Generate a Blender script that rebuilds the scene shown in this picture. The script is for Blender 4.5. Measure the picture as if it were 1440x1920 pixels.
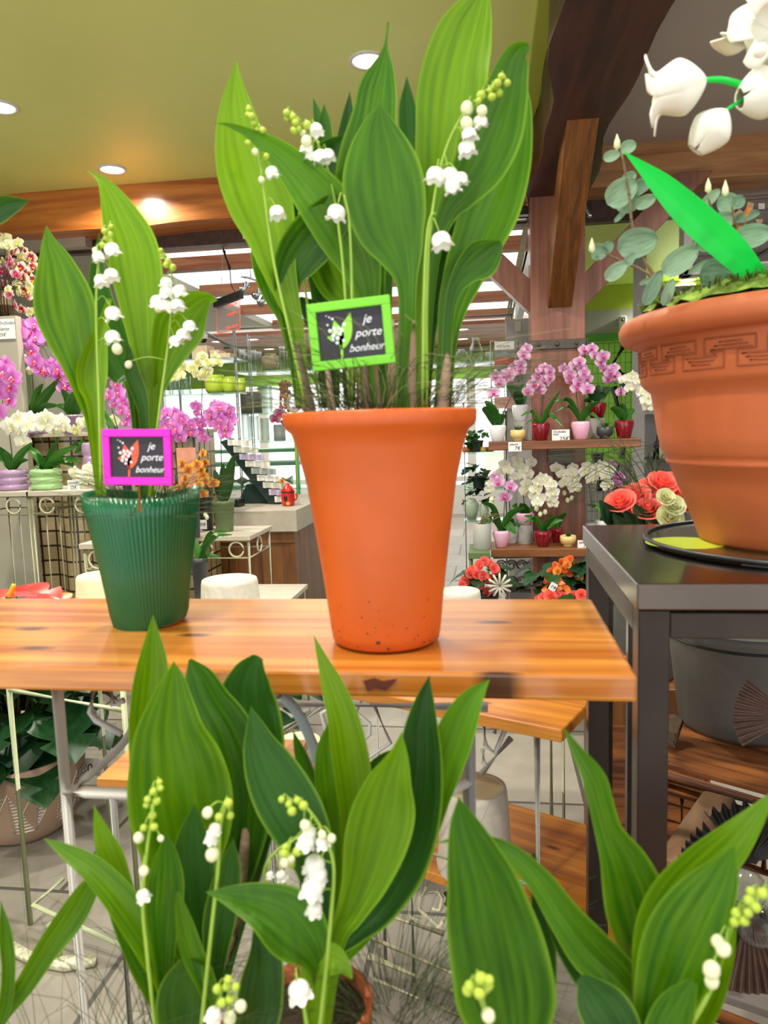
import bpy, math, random
from math import sin, cos, pi, radians, sqrt, atan2
from mathutils import Vector as V, Matrix as M
S = bpy.context.scene
for o in list(bpy.data.objects): bpy.data.objects.remove(o)
# ------------------------------------------------------------ camera, world, lights, exposure
FPX = 1400.0
YAW, PIT, ROL = radians(8.1), radians(6.5), -0.031
EYE = V((0, 0, 1.3))
_f = V((-sin(YAW)*cos(PIT), cos(YAW)*cos(PIT), -sin(PIT)))
_r0 = V((cos(YAW), sin(YAW), 0)); _u0 = _r0.cross(_f)
_r = _r0*cos(ROL) + _u0*sin(ROL); _u = -_r0*sin(ROL) + _u0*cos(ROL)
cd = bpy.data.cameras.new('camera'); cam = bpy.data.objects.new('camera', cd); S.collection.objects.link(cam)
cd.sensor_fit = 'VERTICAL'; cd.sensor_height = 24.0; cd.lens = 24.0*FPX/1920; cd.clip_start = 0.02; cd.clip_end = 200
R = M((( _r.x, _u.x, -_f.x), (_r.y, _u.y, -_f.y), (_r.z, _u.z, -_f.z))).to_4x4()
cam.matrix_world = M.Translation(EYE) @ R
cd.dof.use_dof = True; cd.dof.focus_distance = 3.2; cd.dof.aperture_fstop = cd.lens/1000/0.0024
S.camera = cam
w = bpy.data.worlds.new('world'); S.world = w; w.use_nodes = True
w.node_tree.nodes['Background'].inputs[0].default_value = (1.0, 0.98, 0.95, 1)
w.node_tree.nodes['Background'].inputs[1].default_value = 1.35
S.view_settings.view_transform = 'Standard'; S.view_settings.look = 'None'; S.view_settings.gamma = 1
S.view_settings.use_curve_mapping = False; S.view_settings.exposure = 0.5
LAMP_W = 14.0
S.cycles.use_denoising = True
S.cycles.max_bounces = 8; S.cycles.transparent_max_bounces = 12; S.cycles.caustics_reflective = False; S.cycles.caustics_refractive = False
S.cycles.sample_clamp_indirect = 4.0

def ray(x, y): return _f + _r*((x-720)/FPX) - _u*((y-960)/FPX)
def aY(x, y, Y): d = ray(x, y); return EYE + d*(Y/d.y)
def aX(x, y, X): d = ray(x, y); return EYE + d*(X/d.x)
def aZ(x, y, z): d = ray(x, y); return EYE + d*((z-EYE.z)/d.z)
def dep(p): return (p-EYE).dot(_f)
def px2m(p): return dep(p)/FPX
rnd = random.Random(7)

# ------------------------------------------------------------ materials
def C(h, a=1):
    h = h.lstrip('#'); c = [int(h[i:i+2], 16)/255 for i in (0, 2, 4)]
    return tuple([(v/12.92 if v <= .04045 else ((v+.055)/1.055)**2.4) for v in c]) + (a,)
def newmat(n):
    m = bpy.data.materials.new(n); m.use_nodes = True
    return m, m.node_tree, m.node_tree.nodes, m.node_tree.links, m.node_tree.nodes['Principled BSDF']
def mat(n, col, rough=.5, metal=0, var=.12, scale=8, bump=0, bscale=60, coat=0, spec=None, trans=0, emis=0, sss=0, ior=None, transl=0, stretch=(1, 1, 1)):
    m, t, N, L, b = newmat(n)
    c = C(col) if isinstance(col, str) else col
    b.inputs['Roughness'].default_value = rough; b.inputs['Metallic'].default_value = metal
    tc = N.new('ShaderNodeTexCoord'); mp = N.new('ShaderNodeMapping'); mp.inputs['Scale'].default_value = stretch
    L.new(tc.outputs['Object'], mp.inputs[0])
    if var:
        nz = N.new('ShaderNodeTexNoise'); nz.inputs['Scale'].default_value = scale; nz.inputs['Detail'].default_value = 5
        L.new(mp.outputs[0], nz.inputs['Vector'])
        r = N.new('ShaderNodeValToRGB'); r.color_ramp.elements[0].position = .3; r.color_ramp.elements[1].position = .7
        r.color_ramp.elements[0].color = tuple(v*(1-var) for v in c[:3])+(1,)
        r.color_ramp.elements[1].color = tuple(min(1, v*(1+var)) for v in c[:3])+(1,)
        L.new(nz.outputs[0], r.inputs[0]); L.new(r.outputs[0], b.inputs['Base Color'])
    else: b.inputs['Base Color'].default_value = c
    if bump:
        n2 = N.new('ShaderNodeTexNoise'); n2.inputs['Scale'].default_value = bscale; n2.inputs['Detail'].default_value = 4
        L.new(mp.outputs[0], n2.inputs['Vector'])
        bp = N.new('ShaderNodeBump'); bp.inputs['Strength'].default_value = bump; bp.inputs['Distance'].default_value = .005
        L.new(n2.outputs[0], bp.inputs['Height']); L.new(bp.outputs[0], b.inputs['Normal'])
    b.inputs['Coat Weight'].default_value = coat; b.inputs['Coat Roughness'].default_value = .08
    if spec is not None: b.inputs['Specular IOR Level'].default_value = spec
    if ior: b.inputs['IOR'].default_value = ior
    b.inputs['Transmission Weight'].default_value = trans
    if sss: b.inputs['Subsurface Weight'].default_value = sss; b.inputs['Subsurface Scale'].default_value = .004
    if emis: b.inputs['Emission Color'].default_value = c; b.inputs['Emission Strength'].default_value = emis
    if transl:
        tr = N.new('ShaderNodeBsdfTranslucent'); mx = N.new('ShaderNodeMixShader'); mx.inputs[0].default_value = transl
        tr.inputs[0].default_value = c
        o = N['Material Output']; L.new(b.outputs[0], mx.inputs[1]); L.new(tr.outputs[0], mx.inputs[2]); L.new(mx.outputs[0], o.inputs[0])
    return m
def wood(n, c1, c2, rough=.4, sc=(2, 30, 30), coat=0, knots=0, dark=None, wave=1.0, bump=.05):
    m, t, N, L, b = newmat(n)
    tc = N.new('ShaderNodeTexCoord'); mp = N.new('ShaderNodeMapping'); mp.inputs['Scale'].default_value = sc
    L.new(tc.outputs['Object'], mp.inputs[0])
    nz = N.new('ShaderNodeTexNoise'); nz.inputs['Scale'].default_value = 1.0; nz.inputs['Detail'].default_value = 7; nz.inputs['Distortion'].default_value = wave
    L.new(mp.outputs[0], nz.inputs['Vector'])
    r = N.new('ShaderNodeValToRGB'); r.color_ramp.elements[0].position = .34; r.color_ramp.elements[1].position = .66
    r.color_ramp.elements[0].color = C(c1); r.color_ramp.elements[1].color = C(c2)
    L.new(nz.outputs[0], r.inputs[0])
    out = r.outputs[0]
    # fine grain
    m2 = N.new('ShaderNodeMapping'); m2.inputs['Scale'].default_value = tuple(v*5 for v in sc); L.new(tc.outputs['Object'], m2.inputs[0])
    n2 = N.new('ShaderNodeTexNoise'); n2.inputs['Scale'].default_value = 1.0; n2.inputs['Detail'].default_value = 3; L.new(m2.outputs[0], n2.inputs['Vector'])
    mx = N.new('ShaderNodeMix'); mx.data_type = 'RGBA'; mx.blend_type = 'MULTIPLY'; mx.inputs['Factor'].default_value = .35
    L.new(out, mx.inputs['A']); L.new(n2.outputs[0], mx.inputs['B']); out = mx.outputs['Result']
    if knots:
        vo = N.new('ShaderNodeTexVoronoi'); vo.voronoi_dimensions = '2D'; vo.inputs['Scale'].default_value = 1
        m3 = N.new('ShaderNodeMapping'); m3.inputs['Scale'].default_value = knots; L.new(tc.outputs['Object'], m3.inputs[0]); L.new(m3.outputs[0], vo.inputs['Vector'])
        r3 = N.new('ShaderNodeValToRGB'); r3.color_ramp.elements[0].position = .03; r3.color_ramp.elements[1].position = .075
        r3.color_ramp.elements[0].color = C(dark or '#3a1d10'); r3.color_ramp.elements[1].color = (1, 1, 1, 1)
        L.new(vo.outputs['Distance'], r3.inputs[0])
        m4 = N.new('ShaderNodeMix'); m4.data_type = 'RGBA'; m4.blend_type = 'MULTIPLY'; m4.inputs['Factor'].default_value = .9
        L.new(out, m4.inputs['A']); L.new(r3.outputs[0], m4.inputs['B']); out = m4.outputs['Result']
    L.new(out, b.inputs['Base Color']); b.inputs['Roughness'].default_value = rough
    b.inputs['Coat Weight'].default_value = coat; b.inputs['Coat Roughness'].default_value = .12
    bp = N.new('ShaderNodeBump'); bp.inputs['Strength'].default_value = bump; bp.inputs['Distance'].default_value = .002
    L.new(n2.outputs[0], bp.inputs['Height']); L.new(bp.outputs[0], b.inputs['Normal'])
    return m
def tiles(n, c1, c2, grout, bw, bh, axis='XZ', mortar=.02, rough=.3, offset=0.0, bump=.3, cyl=None):
    m, t, N, L, b = newmat(n)
    tc = N.new('ShaderNodeTexCoord'); sp = N.new('ShaderNodeSeparateXYZ'); cb = N.new('ShaderNodeCombineXYZ')
    L.new(tc.outputs['UV' if cyl else 'Object'], sp.inputs[0])
    a, c = ('X', 'Y') if cyl else (axis[0], axis[1])
    L.new(sp.outputs[a], cb.inputs['X']); L.new(sp.outputs[c], cb.inputs['Y'])
    br = N.new('ShaderNodeTexBrick'); br.offset = offset; br.inputs['Scale'].default_value = 1; br.inputs['Brick Width'].default_value = bw; br.inputs['Row Height'].default_value = bh
    br.inputs['Mortar Size'].default_value = mortar*bh; br.inputs['Mortar Smooth'].default_value = .1
    br.inputs['Color1'].default_value = C(c1); br.inputs['Color2'].default_value = C(c2); br.inputs['Mortar'].default_value = C(grout)
    L.new(cb.outputs[0], br.inputs['Vector'])
    nz = N.new('ShaderNodeTexNoise'); nz.inputs['Scale'].default_value = 9; nz.inputs['Detail'].default_value = 8; L.new(tc.outputs['Object'], nz.inputs['Vector'])
    r = N.new('ShaderNodeValToRGB'); r.color_ramp.elements[0].position = .3; r.color_ramp.elements[0].color = (.72, .72, .72, 1); r.color_ramp.elements[1].position = .7
    L.new(nz.outputs[0], r.inputs[0])
    mx = N.new('ShaderNodeMix'); mx.data_type = 'RGBA'; mx.blend_type = 'MULTIPLY'; mx.inputs['Factor'].default_value = .7
    L.new(br.outputs['Color'], mx.inputs['A']); L.new(r.outputs[0], mx.inputs['B']); L.new(mx.outputs['Result'], b.inputs['Base Color'])
    b.inputs['Roughness'].default_value = rough
    bp = N.new('ShaderNodeBump'); bp.inputs['Strength'].default_value = bump; bp.inputs['Distance'].default_value = .003; bp.invert = True
    L.new(br.outputs['Fac'], bp.inputs['Height']); L.new(bp.outputs[0], b.inputs['Normal'])
    return m
def leafmat(n, lo, hi, stripes=9, transl=.35, rough=.38, edge=None):
    m, t, N, L, b = newmat(n)
    tc = N.new('ShaderNodeTexCoord'); sp = N.new('ShaderNodeSeparateXYZ'); L.new(tc.outputs['UV'], sp.inputs[0])
    mu = N.new('ShaderNodeMath'); mu.operation = 'MULTIPLY'; mu.inputs[1].default_value = stripes*2*pi; L.new(sp.outputs['X'], mu.inputs[0])
    sn = N.new('ShaderNodeMath'); sn.operation = 'SINE'; L.new(mu.outputs[0], sn.inputs[0])
    mp = N.new('ShaderNodeMapping'); mp.inputs['Scale'].default_value = (6, 1.2, 1); L.new(tc.outputs['UV'], mp.inputs[0])
    nz = N.new('ShaderNodeTexNoise'); nz.inputs['Scale'].default_value = 1.6; nz.inputs['Detail'].default_value = 4; L.new(mp.outputs[0], nz.inputs['Vector'])
    ma = N.new('ShaderNodeMath'); ma.operation = 'MULTIPLY_ADD'; ma.inputs[1].default_value = .02; L.new(sn.outputs[0], ma.inputs[0]); L.new(nz.outputs[0], ma.inputs[2])
    oi = N.new('ShaderNodeObjectInfo')
    mb = N.new('ShaderNodeMath'); mb.operation = 'MULTIPLY_ADD'; mb.inputs[1].default_value = .5; L.new(oi.outputs['Random'], mb.inputs[0]); mb.inputs[2].default_value = -.25
    ad = N.new('ShaderNodeMath'); ad.operation = 'ADD'; L.new(ma.outputs[0], ad.inputs[0]); L.new(mb.outputs[0], ad.inputs[1])
    r = N.new('ShaderNodeValToRGB'); r.color_ramp.elements[0].position = .2; r.color_ramp.elements[1].position = .8
    r.color_ramp.elements[0].color = C(lo); r.color_ramp.elements[1].color = C(hi); L.new(ad.outputs[0], r.inputs[0])
    e1 = N.new('ShaderNodeMath'); e1.operation = 'SUBTRACT'; e1.inputs[1].default_value = .5; L.new(sp.outputs['X'], e1.inputs[0])
    e2 = N.new('ShaderNodeMath'); e2.operation = 'ABSOLUTE'; L.new(e1.outputs[0], e2.inputs[0])
    e3 = N.new('ShaderNodeMapRange'); e3.inputs['From Min'].default_value = .44; e3.inputs['From Max'].default_value = .5; e3.inputs['To Max'].default_value = .55; L.new(e2.outputs[0], e3.inputs['Value'])
    e4 = N.new('ShaderNodeMix'); e4.data_type = 'RGBA'; e4.inputs['B'].default_value = C(hi if stripes < 5 else '#93bf2c'); L.new(e3.outputs[0], e4.inputs['Factor']); L.new(r.outputs[0], e4.inputs['A'])
    L.new(e4.outputs['Result'], b.inputs['Base Color']); b.inputs['Roughness'].default_value = rough
    tr = N.new('ShaderNodeBsdfTranslucent'); L.new(e4.outputs['Result'], tr.inputs[0])
    mx = N.new('ShaderNodeMixShader'); mx.inputs[0].default_value = transl; b.inputs['Specular IOR Level'].default_value = .35
    bp = N.new('ShaderNodeBump'); bp.inputs['Strength'].default_value = .06; bp.inputs['Distance'].default_value = .001
    L.new(sn.outputs[0], bp.inputs['Height']); L.new(bp.outputs[0], b.inputs['Normal'])
    L.new(b.outputs[0], mx.inputs[1]); L.new(tr.outputs[0], mx.inputs[2]); L.new(mx.outputs[0], N['Material Output'].inputs[0])
    return m
def petalmat(n, core, rim, transl=.3, p0=.15, p1=.9):
    m, t, N, L, b = newmat(n)
    tc = N.new('ShaderNodeTexCoord'); sp = N.new('ShaderNodeSeparateXYZ'); L.new(tc.outputs['UV'], sp.inputs[0])
    r = N.new('ShaderNodeValToRGB'); r.color_ramp.elements[0].position = p0; r.color_ramp.elements[1].position = p1
    r.color_ramp.elements[0].color = C(core); r.color_ramp.elements[1].color = C(rim); L.new(sp.outputs['Y'], r.inputs[0])
    L.new(r.outputs[0], b.inputs['Base Color']); b.inputs['Roughness'].default_value = .55
    tr = N.new('ShaderNodeBsdfTranslucent'); L.new(r.outputs[0], tr.inputs[0]); mx = N.new('ShaderNodeMixShader'); mx.inputs[0].default_value = transl
    L.new(b.outputs[0], mx.inputs[1]); L.new(tr.outputs[0], mx.inputs[2]); L.new(mx.outputs[0], N['Material Output'].inputs[0])
    return m

# ------------------------------------------------------------ mesh building
def basis(d, up=V((0, 0, 1))):
    d = d.normalized()
    if abs(d.dot(up)) > .98: up = V((1, 0, 0))
    a = d.cross(up).normalized(); return a, a.cross(d).normalized(), d
def smooth_path(pts, n=6):
    pts = [V(p) for p in pts]
    if len(pts) < 3: return pts
    out = []
    P = [pts[0]*2-pts[1]] + pts + [pts[-1]*2-pts[-2]]
    for i in range(1, len(P)-2):
        for k in range(n):
            t = k/n; a, b, c, d = P[i-1], P[i], P[i+1], P[i+2]
            out.append(.5*((2*b)+(c-a)*t+(2*a-5*b+4*c-d)*t*t+(3*b-a-3*c+d)*t**3))
    out.append(pts[-1]); return out
class MB:
    def __init__(s): s.v = []; s.f = []; s.uv = []; s.mi = []; s.sm = []; s.m = 0; s.X = M.Identity(4)
    def add(s, vs, fs, uvs=None, smooth=True):
        n = len(s.v)
        for i, p in enumerate(vs):
            s.v.append(s.X @ V(p)); s.uv.append(uvs[i] if uvs else (0, 0))
        for f in fs: s.f.append([i+n for i in f]); s.mi.append(s.m); s.sm.append(smooth)
        return s
    def box(s, x0, x1, y0, y1, z0, z1):
        vs = [(x, y, z) for z in (z0, z1) for y in (y0, y1) for x in (x0, x1)]
        return s.add(vs, [(0, 2, 3, 1), (4, 5, 7, 6), (0, 1, 5, 4), (2, 6, 7, 3), (0, 4, 6, 2), (1, 3, 7, 5)], smooth=False)
    def beam(s, a, b, w, h, up=V((0, 0, 1))):
        a, b = V(a), V(b); x, z, d = basis(b-a, up); vs = []
        for p in (a, b):
            for i, j in ((-1, -1), (1, -1), (1, 1), (-1, 1)): vs.append(p + x*i*w/2 + z*j*h/2)
        return s.add(vs, [(0, 1, 2, 3), (7, 6, 5, 4), (0, 4, 5, 1), (1, 5, 6, 2), (2, 6, 7, 3), (3, 7, 4, 0)], smooth=False)
    def prism(s, poly, off, smooth=False):
        n = len(poly); off = V(off); vs = [V(p) for p in poly] + [V(p)+off for p in poly]
        return s.add(vs, [tuple(range(n))[::-1], tuple(range(n, 2*n))] + [(i, (i+1) % n, n+(i+1) % n, n+i) for i in range(n)], smooth=smooth)
    def tube(s, pts, r, seg=8, sm=0, closed=False):
        if sm: pts = smooth_path(pts, sm)
        pts = [V(p) for p in pts]; n = len(pts); vs = []; up = None
        for i, p in enumerate(pts):
            d = (pts[(i+1) % n]-pts[i-1]) if closed else (pts[min(i+1, n-1)]-pts[max(i-1, 0)])
            if d.length < 1e-9: d = V((0, 0, 1))
            d.normalize()
            if up is None: a, b, _ = basis(d)
            else:
                a = (up - d*up.dot(d))
                if a.length < 1e-6: a, b, _ = basis(d)
                a.normalize(); b = d.cross(a)
            up = a
            rr = r if not isinstance(r, (list, tuple)) else r[0]+(r[-1]-r[0])*i/max(1, n-1) if len(r) == 2 else r[min(len(r)-1, int(i*len(r)/n))]
            for k in range(seg): t = 2*pi*k/seg; vs.append(p + a*cos(t)*rr + b*sin(t)*rr)
        fs = []
        for i in range(n if closed else n-1):
            for k in range(seg):
                k2 = (k+1) % seg; j = (i+1) % n
                fs.append((i*seg+k, i*seg+k2, j*seg+k2, j*seg+k))
        if not closed: fs += [tuple(range(seg))[::-1], tuple((n-1)*seg+k for k in range(seg))]
        return s.add(vs, fs)
    def lathe(s, c, prof, seg=32, fn=None, smooth=True, cap=False):
        c = V(c); vs = []; uv = []
        n = len(prof); L = 0; ls = [0]
        for i in range(1, n): L += sqrt((prof[i][0]-prof[i-1][0])**2+(prof[i][1]-prof[i-1][1])**2); ls.append(L)
        for i, (r, z) in enumerate(prof):
            for k in range(seg):
                t = 2*pi*k/seg; rr, zz = (r, z) if not fn else fn(r, z, t, i)
                vs.append(c + V((cos(t)*rr, sin(t)*rr, zz))); uv.append((k/seg, ls[i]/max(L, 1e-9)))
        fs = [(i*seg+k, i*seg+(k+1) % seg, (i+1)*seg+(k+1) % seg, (i+1)*seg+k) for i in range(n-1) for k in range(seg)]
        if cap: fs += [tuple(range(seg))[::-1], tuple((n-1)*seg+k for k in range(seg))]
        return s.add(vs, fs, uv, smooth)
    def ball(s, c, r, seg=12, rings=8, sc=(1, 1, 1)):
        c = V(c); vs = [c+V((0, 0, -r*sc[2]))]
        for i in range(1, rings):
            a = -pi/2+pi*i/rings
            for k in range(seg): t = 2*pi*k/seg; vs.append(c+V((cos(a)*cos(t)*r*sc[0], cos(a)*sin(t)*r*sc[1], sin(a)*r*sc[2])))
        vs.append(c+V((0, 0, r*sc[2]))); fs = []
        for k in range(seg): fs.append((0, 1+(k+1) % seg, 1+k))
        for i in range(rings-2):
            for k in range(seg): a = 1+i*seg; fs.append((a+k, a+(k+1) % seg, a+seg+(k+1) % seg, a+seg+k))
        e = len(vs)-1; a = 1+(rings-2)*seg
        for k in range(seg): fs.append((a+k, a+(k+1) % seg, e))
        return s.add(vs, fs)
    def grid(s, nu, nv, fn, smooth=True):
        vs = []; uv = []
        for j in range(nv+1):
            for i in range(nu+1): vs.append(fn(i/nu, j/nv)); uv.append((i/nu, j/nv))
        return s.add(vs, [(j*(nu+1)+i, j*(nu+1)+i+1, (j+1)*(nu+1)+i+1, (j+1)*(nu+1)+i) for j in range(nv) for i in range(nu)], uv, smooth)
    def mesh(s, name, mats):
        me = bpy.data.meshes.new(name); me.from_pydata([tuple(p) for p in s.v], [], s.f)
        for m in (mats if isinstance(mats, (list, tuple)) else [mats]): me.materials.append(m)
        me.polygons.foreach_set('material_index', s.mi); me.polygons.foreach_set('use_smooth', s.sm)
        ul = me.uv_layers.new(name='UVMap'); fl = []
        for f in s.f:
            for i in f: fl += [s.uv[i][0], s.uv[i][1]]
        ul.data.foreach_set('uv', fl); me.update(); return me
    def build(s, name, mats, parent=None, bevel=0, **kw):
        o = bpy.data.objects.new(name, s.mesh(name, mats)); return link(o, parent, bevel, **kw)
def link(o, parent=None, bevel=0, label=None, cat=None, group=None, kind=None):
    S.collection.objects.link(o)
    if parent:
        o.parent = parent
        o.matrix_parent_inverse = M.Translation(-parent.location) if parent.type == 'EMPTY' else M.Identity(4)
    if bevel:
        b = o.modifiers.new('bevel', 'BEVEL'); b.width = bevel; b.segments = 2; b.limit_method = 'ANGLE'
    for k, v in (('label', label), ('category', cat), ('group', group), ('kind', kind)):
        if v: o[k] = v
    return o
def thing(name, label, cat, loc=(0, 0, 0), group=None):
    o = bpy.data.objects.new(name, None); o.empty_display_size = .05; o.location = loc
    return link(o, None, 0, label, cat, group)
def struct(mb, name, m): return mb.build(name, m, None, kind='structure')
def inst(me, name, parent, loc, rot=None, sc=1):
    o = bpy.data.objects.new(name, me)
    q = (rot or M.Identity(3)).to_4x4()
    s = sc if isinstance(sc, (tuple, list)) else (sc, sc, sc)
    mm = M.Translation(V(loc)) @ q @ M.Diagonal((*s, 1))
    o.matrix_basis = mm
    return link(o, parent)
def frame(xa, za):
    """rotation whose local X runs along xa and whose local Z (or normal) along za"""
    x = V(xa).normalized(); z = V(za); z = (z - x*z.dot(x)).normalized(); y = z.cross(x)
    return M(((x.x, y.x, z.x), (x.y, y.y, z.y), (x.z, y.z, z.z)))
def text_mesh(s, size, shear=0, m=None, ext=.0002, align='LEFT', bold=0):
    cu = bpy.data.curves.new('lettering', 'FONT'); cu.body = s; cu.size = size; cu.shear = shear; cu.extrude = ext; cu.align_x = align; cu.offset = bold
    cu.resolution_u = 3
    o = bpy.data.objects.new('lettering', cu); S.collection.objects.link(o)
    bpy.context.view_layer.update()
    me = bpy.data.meshes.new_from_object(o.evaluated_get(bpy.context.evaluated_depsgraph_get()))
    bpy.data.objects.remove(o); me.materials.clear()
    if m: me.materials.append(m)
    return me

# ------------------------------------------------------------ the materials of the shop
def thinglass(n, tint, gl_):
    m, t, N, L, b = newmat(n); tr = N.new('ShaderNodeBsdfTransparent'); tr.inputs[0].default_value = tint; gl = N.new('ShaderNodeBsdfGlossy'); gl.inputs['Roughness'].default_value = .04
    lw = N.new('ShaderNodeLayerWeight'); lw.inputs[0].default_value = gl_; mx = N.new('ShaderNodeMixShader'); L.new(lw.outputs['Facing'], mx.inputs[0]); L.new(tr.outputs[0], mx.inputs[1]); L.new(gl.outputs[0], mx.inputs[2]); L.new(mx.outputs[0], N['Material Output'].inputs[0]); return m
def panemat():
    m, t, N, L, b = newmat('window_pane'); tr = N.new('ShaderNodeBsdfTransparent'); gl = N.new('ShaderNodeBsdfGlossy'); gl.inputs['Roughness'].default_value = .02
    mx = N.new('ShaderNodeMixShader'); mx.inputs[0].default_value = .06; L.new(tr.outputs[0], mx.inputs[1]); L.new(gl.outputs[0], mx.inputs[2]); L.new(mx.outputs[0], N['Material Output'].inputs[0]); return m
m_olive = mat('olive_paint', '#d6df82', .36, var=.03, scale=2, bump=.03, bscale=120)
m_taupe = mat('taupe_paint', '#b9afa7', .6, var=.03, scale=2)
m_darkbeam = wood('dark_stained_oak', '#2c150b', '#4e2817', .45, (3, 3, 3), wave=1.5)
m_darkbeam = wood('dark_stained_oak', '#2c150b', '#542b18', .45, (20, 1.5, 20))
m_beam = wood('waxed_oak', '#a8581c', '#e08c40', .32, (1.2, 25, 14), coat=.25)
m_beam2 = wood('brown_oak', '#a56c40', '#d8a066', .4, (1.2, 25, 14), coat=.1)
m_post = wood('post_oak', '#7a4634', '#a56c54', .38, (16, 16, 1.0), coat=.25)
m_brace = wood('brace_oak', '#6a3e1b', '#9c632c', .42, (40, 4, 4))
m_shelfwood = wood('shelf_oak', '#6e4022', '#9a6238', .4, (1.5, 25, 25))
m_pine = wood('varnished_pine', '#b05f18', '#eaa244', .26, (1.0, 30, 40), coat=.6, knots=(3.3, 9, 1), dark='#3b1c14', wave=1.0)
m_pine2 = wood('orange_pine', '#9c5210', '#e2952e', .3, (1.6, 24, 40), coat=.4, knots=(4, 10, 1), dark='#6b3a14')
m_rattan = wood('rattan', '#5e2f12', '#b06c34', .5, (3, 34, 34), coat=.1)
m_greywood = wood('grey_planks', '#6d6762', '#9a938d', .7, (1.5, 12, 12))
m_panelwood = wood('counter_oak', '#6a3f1a', '#94602c', .4, (14, 14, 1.4))
m_slat = wood('slat_wood', '#84492a', '#b5764a', .5, (1.2, 20, 20))
m_white = mat('white_paint', '#d9d9d4', .5, var=.03)
m_cream = mat('cream_enamel', '#cfceb0', .4, var=.08, scale=30)
m_sage = mat('pale_green_enamel', '#b6bf9b', .4, var=.08, scale=30)
m_greywire = mat('grey_enamel', '#b9bdbb', .4, var=.08, scale=30)
m_steelblue = mat('blue_grey_enamel', '#a3b4ba', .4, var=.06)
m_grey = mat('grey_paint', '#a5a3a2', .6, var=.03)
m_greige = mat('greige_paint', '#a9a596', .6, var=.04)
m_lime = mat('lime_paint', '#9fe05a', .5, var=.05)
m_limey = mat('yellow_green_paint', '#a9b83c', .5, var=.03)
m_beigestone = mat('beige_stone', '#bdb5a5', .5, var=.06, scale=25)
m_steel = mat('brushed_steel', '#5d554f', .16, 1, var=.2, scale=4, stretch=(1, 12, 1))
m_darksteel = mat('dark_steel', '#352e2a', .32, .8, var=.2, scale=12)
m_iron = mat('old_iron', '#5a544e', .45, .7, var=.2, scale=30, bump=.3)
m_chrome = mat('chrome', '#c8ccd0', .12, 1, var=0)
m_glass = thinglass('clear_glass', (.93, .97, .95, 1), .22)
m_glassgreen = thinglass('green_glass_shelf', (.72, .90, .82, 1), .2)
m_black = mat('black_plastic', '#17181a', .35, var=.1)
m_bucket = mat('dusty_black_plastic', '#5e5c59', .6, var=.4, scale=5, bump=.2, bscale=25)
m_orangepot = mat('orange_terracotta', '#c65a1e', .42, var=.10, scale=6, bump=.08, bscale=40)
m_terra = mat('terracotta', '#b25e34', .62, var=.13, scale=4, bump=.12, bscale=50)
m_terradark = mat('terracotta_groove', '#8f4a2a', .8, var=.1)
m_soil = mat('potting_soil', '#3a2a1e', .95, var=.4, scale=60, bump=1, bscale=120)
m_stain = mat('dark_stain', '#5a2412', .7, var=.3, scale=90)
m_moss = mat('moss', '#718c2c', .9, var=.6, scale=50, bump=1, bscale=150)
m_greenfoil = mat('green_corrugated_plastic', '#05683e', .25, var=.15, scale=3, coat=.3, transl=.12)
m_signgreen = mat('lime_frame', '#72c628', .5, var=.04)
m_signpink = mat('magenta_frame', '#e70cc0', .4, var=.03)
m_slate = mat('chalk_board', '#262530', .6, var=.08, scale=30)
m_chalk = mat('chalk_white', '#e6ebf4', .7, var=0)
m_red = mat('red_print', '#dd5a3e', .7, var=.05)
m_greenprint = mat('green_print', '#8ad03c', .7, var=.05)
m_stick = mat('wood_stick', '#c89b6a', .7, var=.1)
m_bark = mat('bark', '#7d6a50', .9, var=.3, scale=40, bump=1, bscale=80)
m_pinkpot = mat('pink_glaze', '#eab4d0', .15, var=.02, coat=.4)
m_redpot = mat('crimson_glaze', '#7c0418', .12, var=.05, coat=.5)
m_whitepot = mat('white_glaze', '#e6e9ee', .15, var=.02, coat=.4)
m_creampot = mat('straw_glaze', '#e0c07e', .2, var=.03, coat=.3)
m_greypot = mat('slate_pot', '#3c3f42', .4, var=.05)
m_lightgrey = mat('light_grey_pot', '#a8a9a4', .5, var=.04)
m_olivepot = mat('olive_green_pot', '#5e7449', .45, var=.04)
m_lavpot = mat('lavender_glaze', '#a98bb2', .18, var=.03, coat=.4)
m_mintpot = mat('mint_glaze', '#9cc585', .18, var=.03, coat=.4)
m_taupepot = mat('taupe_clay', '#a98f7a', .7, var=.06)
m_speckle = mat('speckled_cream', '#c4bfb2', .5, var=.1, scale=70)
m_celadon = mat('celadon', '#c6d8c0', .15, var=.05, coat=.4)
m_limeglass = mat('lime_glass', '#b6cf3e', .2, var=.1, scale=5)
m_amber = mat('warm_vase', '#d9c3a0', .3, var=.15, scale=20)
m_grass = mat('fine_grass', '#3a4e24', .75, var=.4, scale=30)
m_grassdry = mat('dry_grass', '#8a8c58', .6, var=.3, scale=30)
m_wireblack = mat('black_cable', '#1b1b1d', .5, var=0)
m_paper = mat('white_card', '#f0f1f0', .6, var=0)
m_ink = mat('ink', '#2a2c40', .6, var=0)
m_lampglow = mat('lamp_glass', '#fff6e6', .4, var=0, emis=9)
m_neon = mat('red_neon_lettering', '#ff4028', .4, var=0, emis=.7)
m_shadeglow = mat('lit_lamp_shade', '#f6e8c0', .6, var=0, emis=.7)
m_acrylic = mat('clear_acrylic', '#ffffff', .05, trans=1, var=0, ior=1.05)
m_pane = panemat()
m_stemg = mat('fresh_stem', '#9cc04a', .4, var=.1, transl=.15)
m_stemdark = mat('orchid_stem', '#3d3a20', .5, var=.15)
m_sheath = mat('purple_sheath', '#86705c', .5, var=.25, scale=40, stretch=(1, 1, .2))
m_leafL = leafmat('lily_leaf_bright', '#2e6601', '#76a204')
m_leafM = leafmat('lily_leaf_mid', '#265804', '#5a900e')
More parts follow.
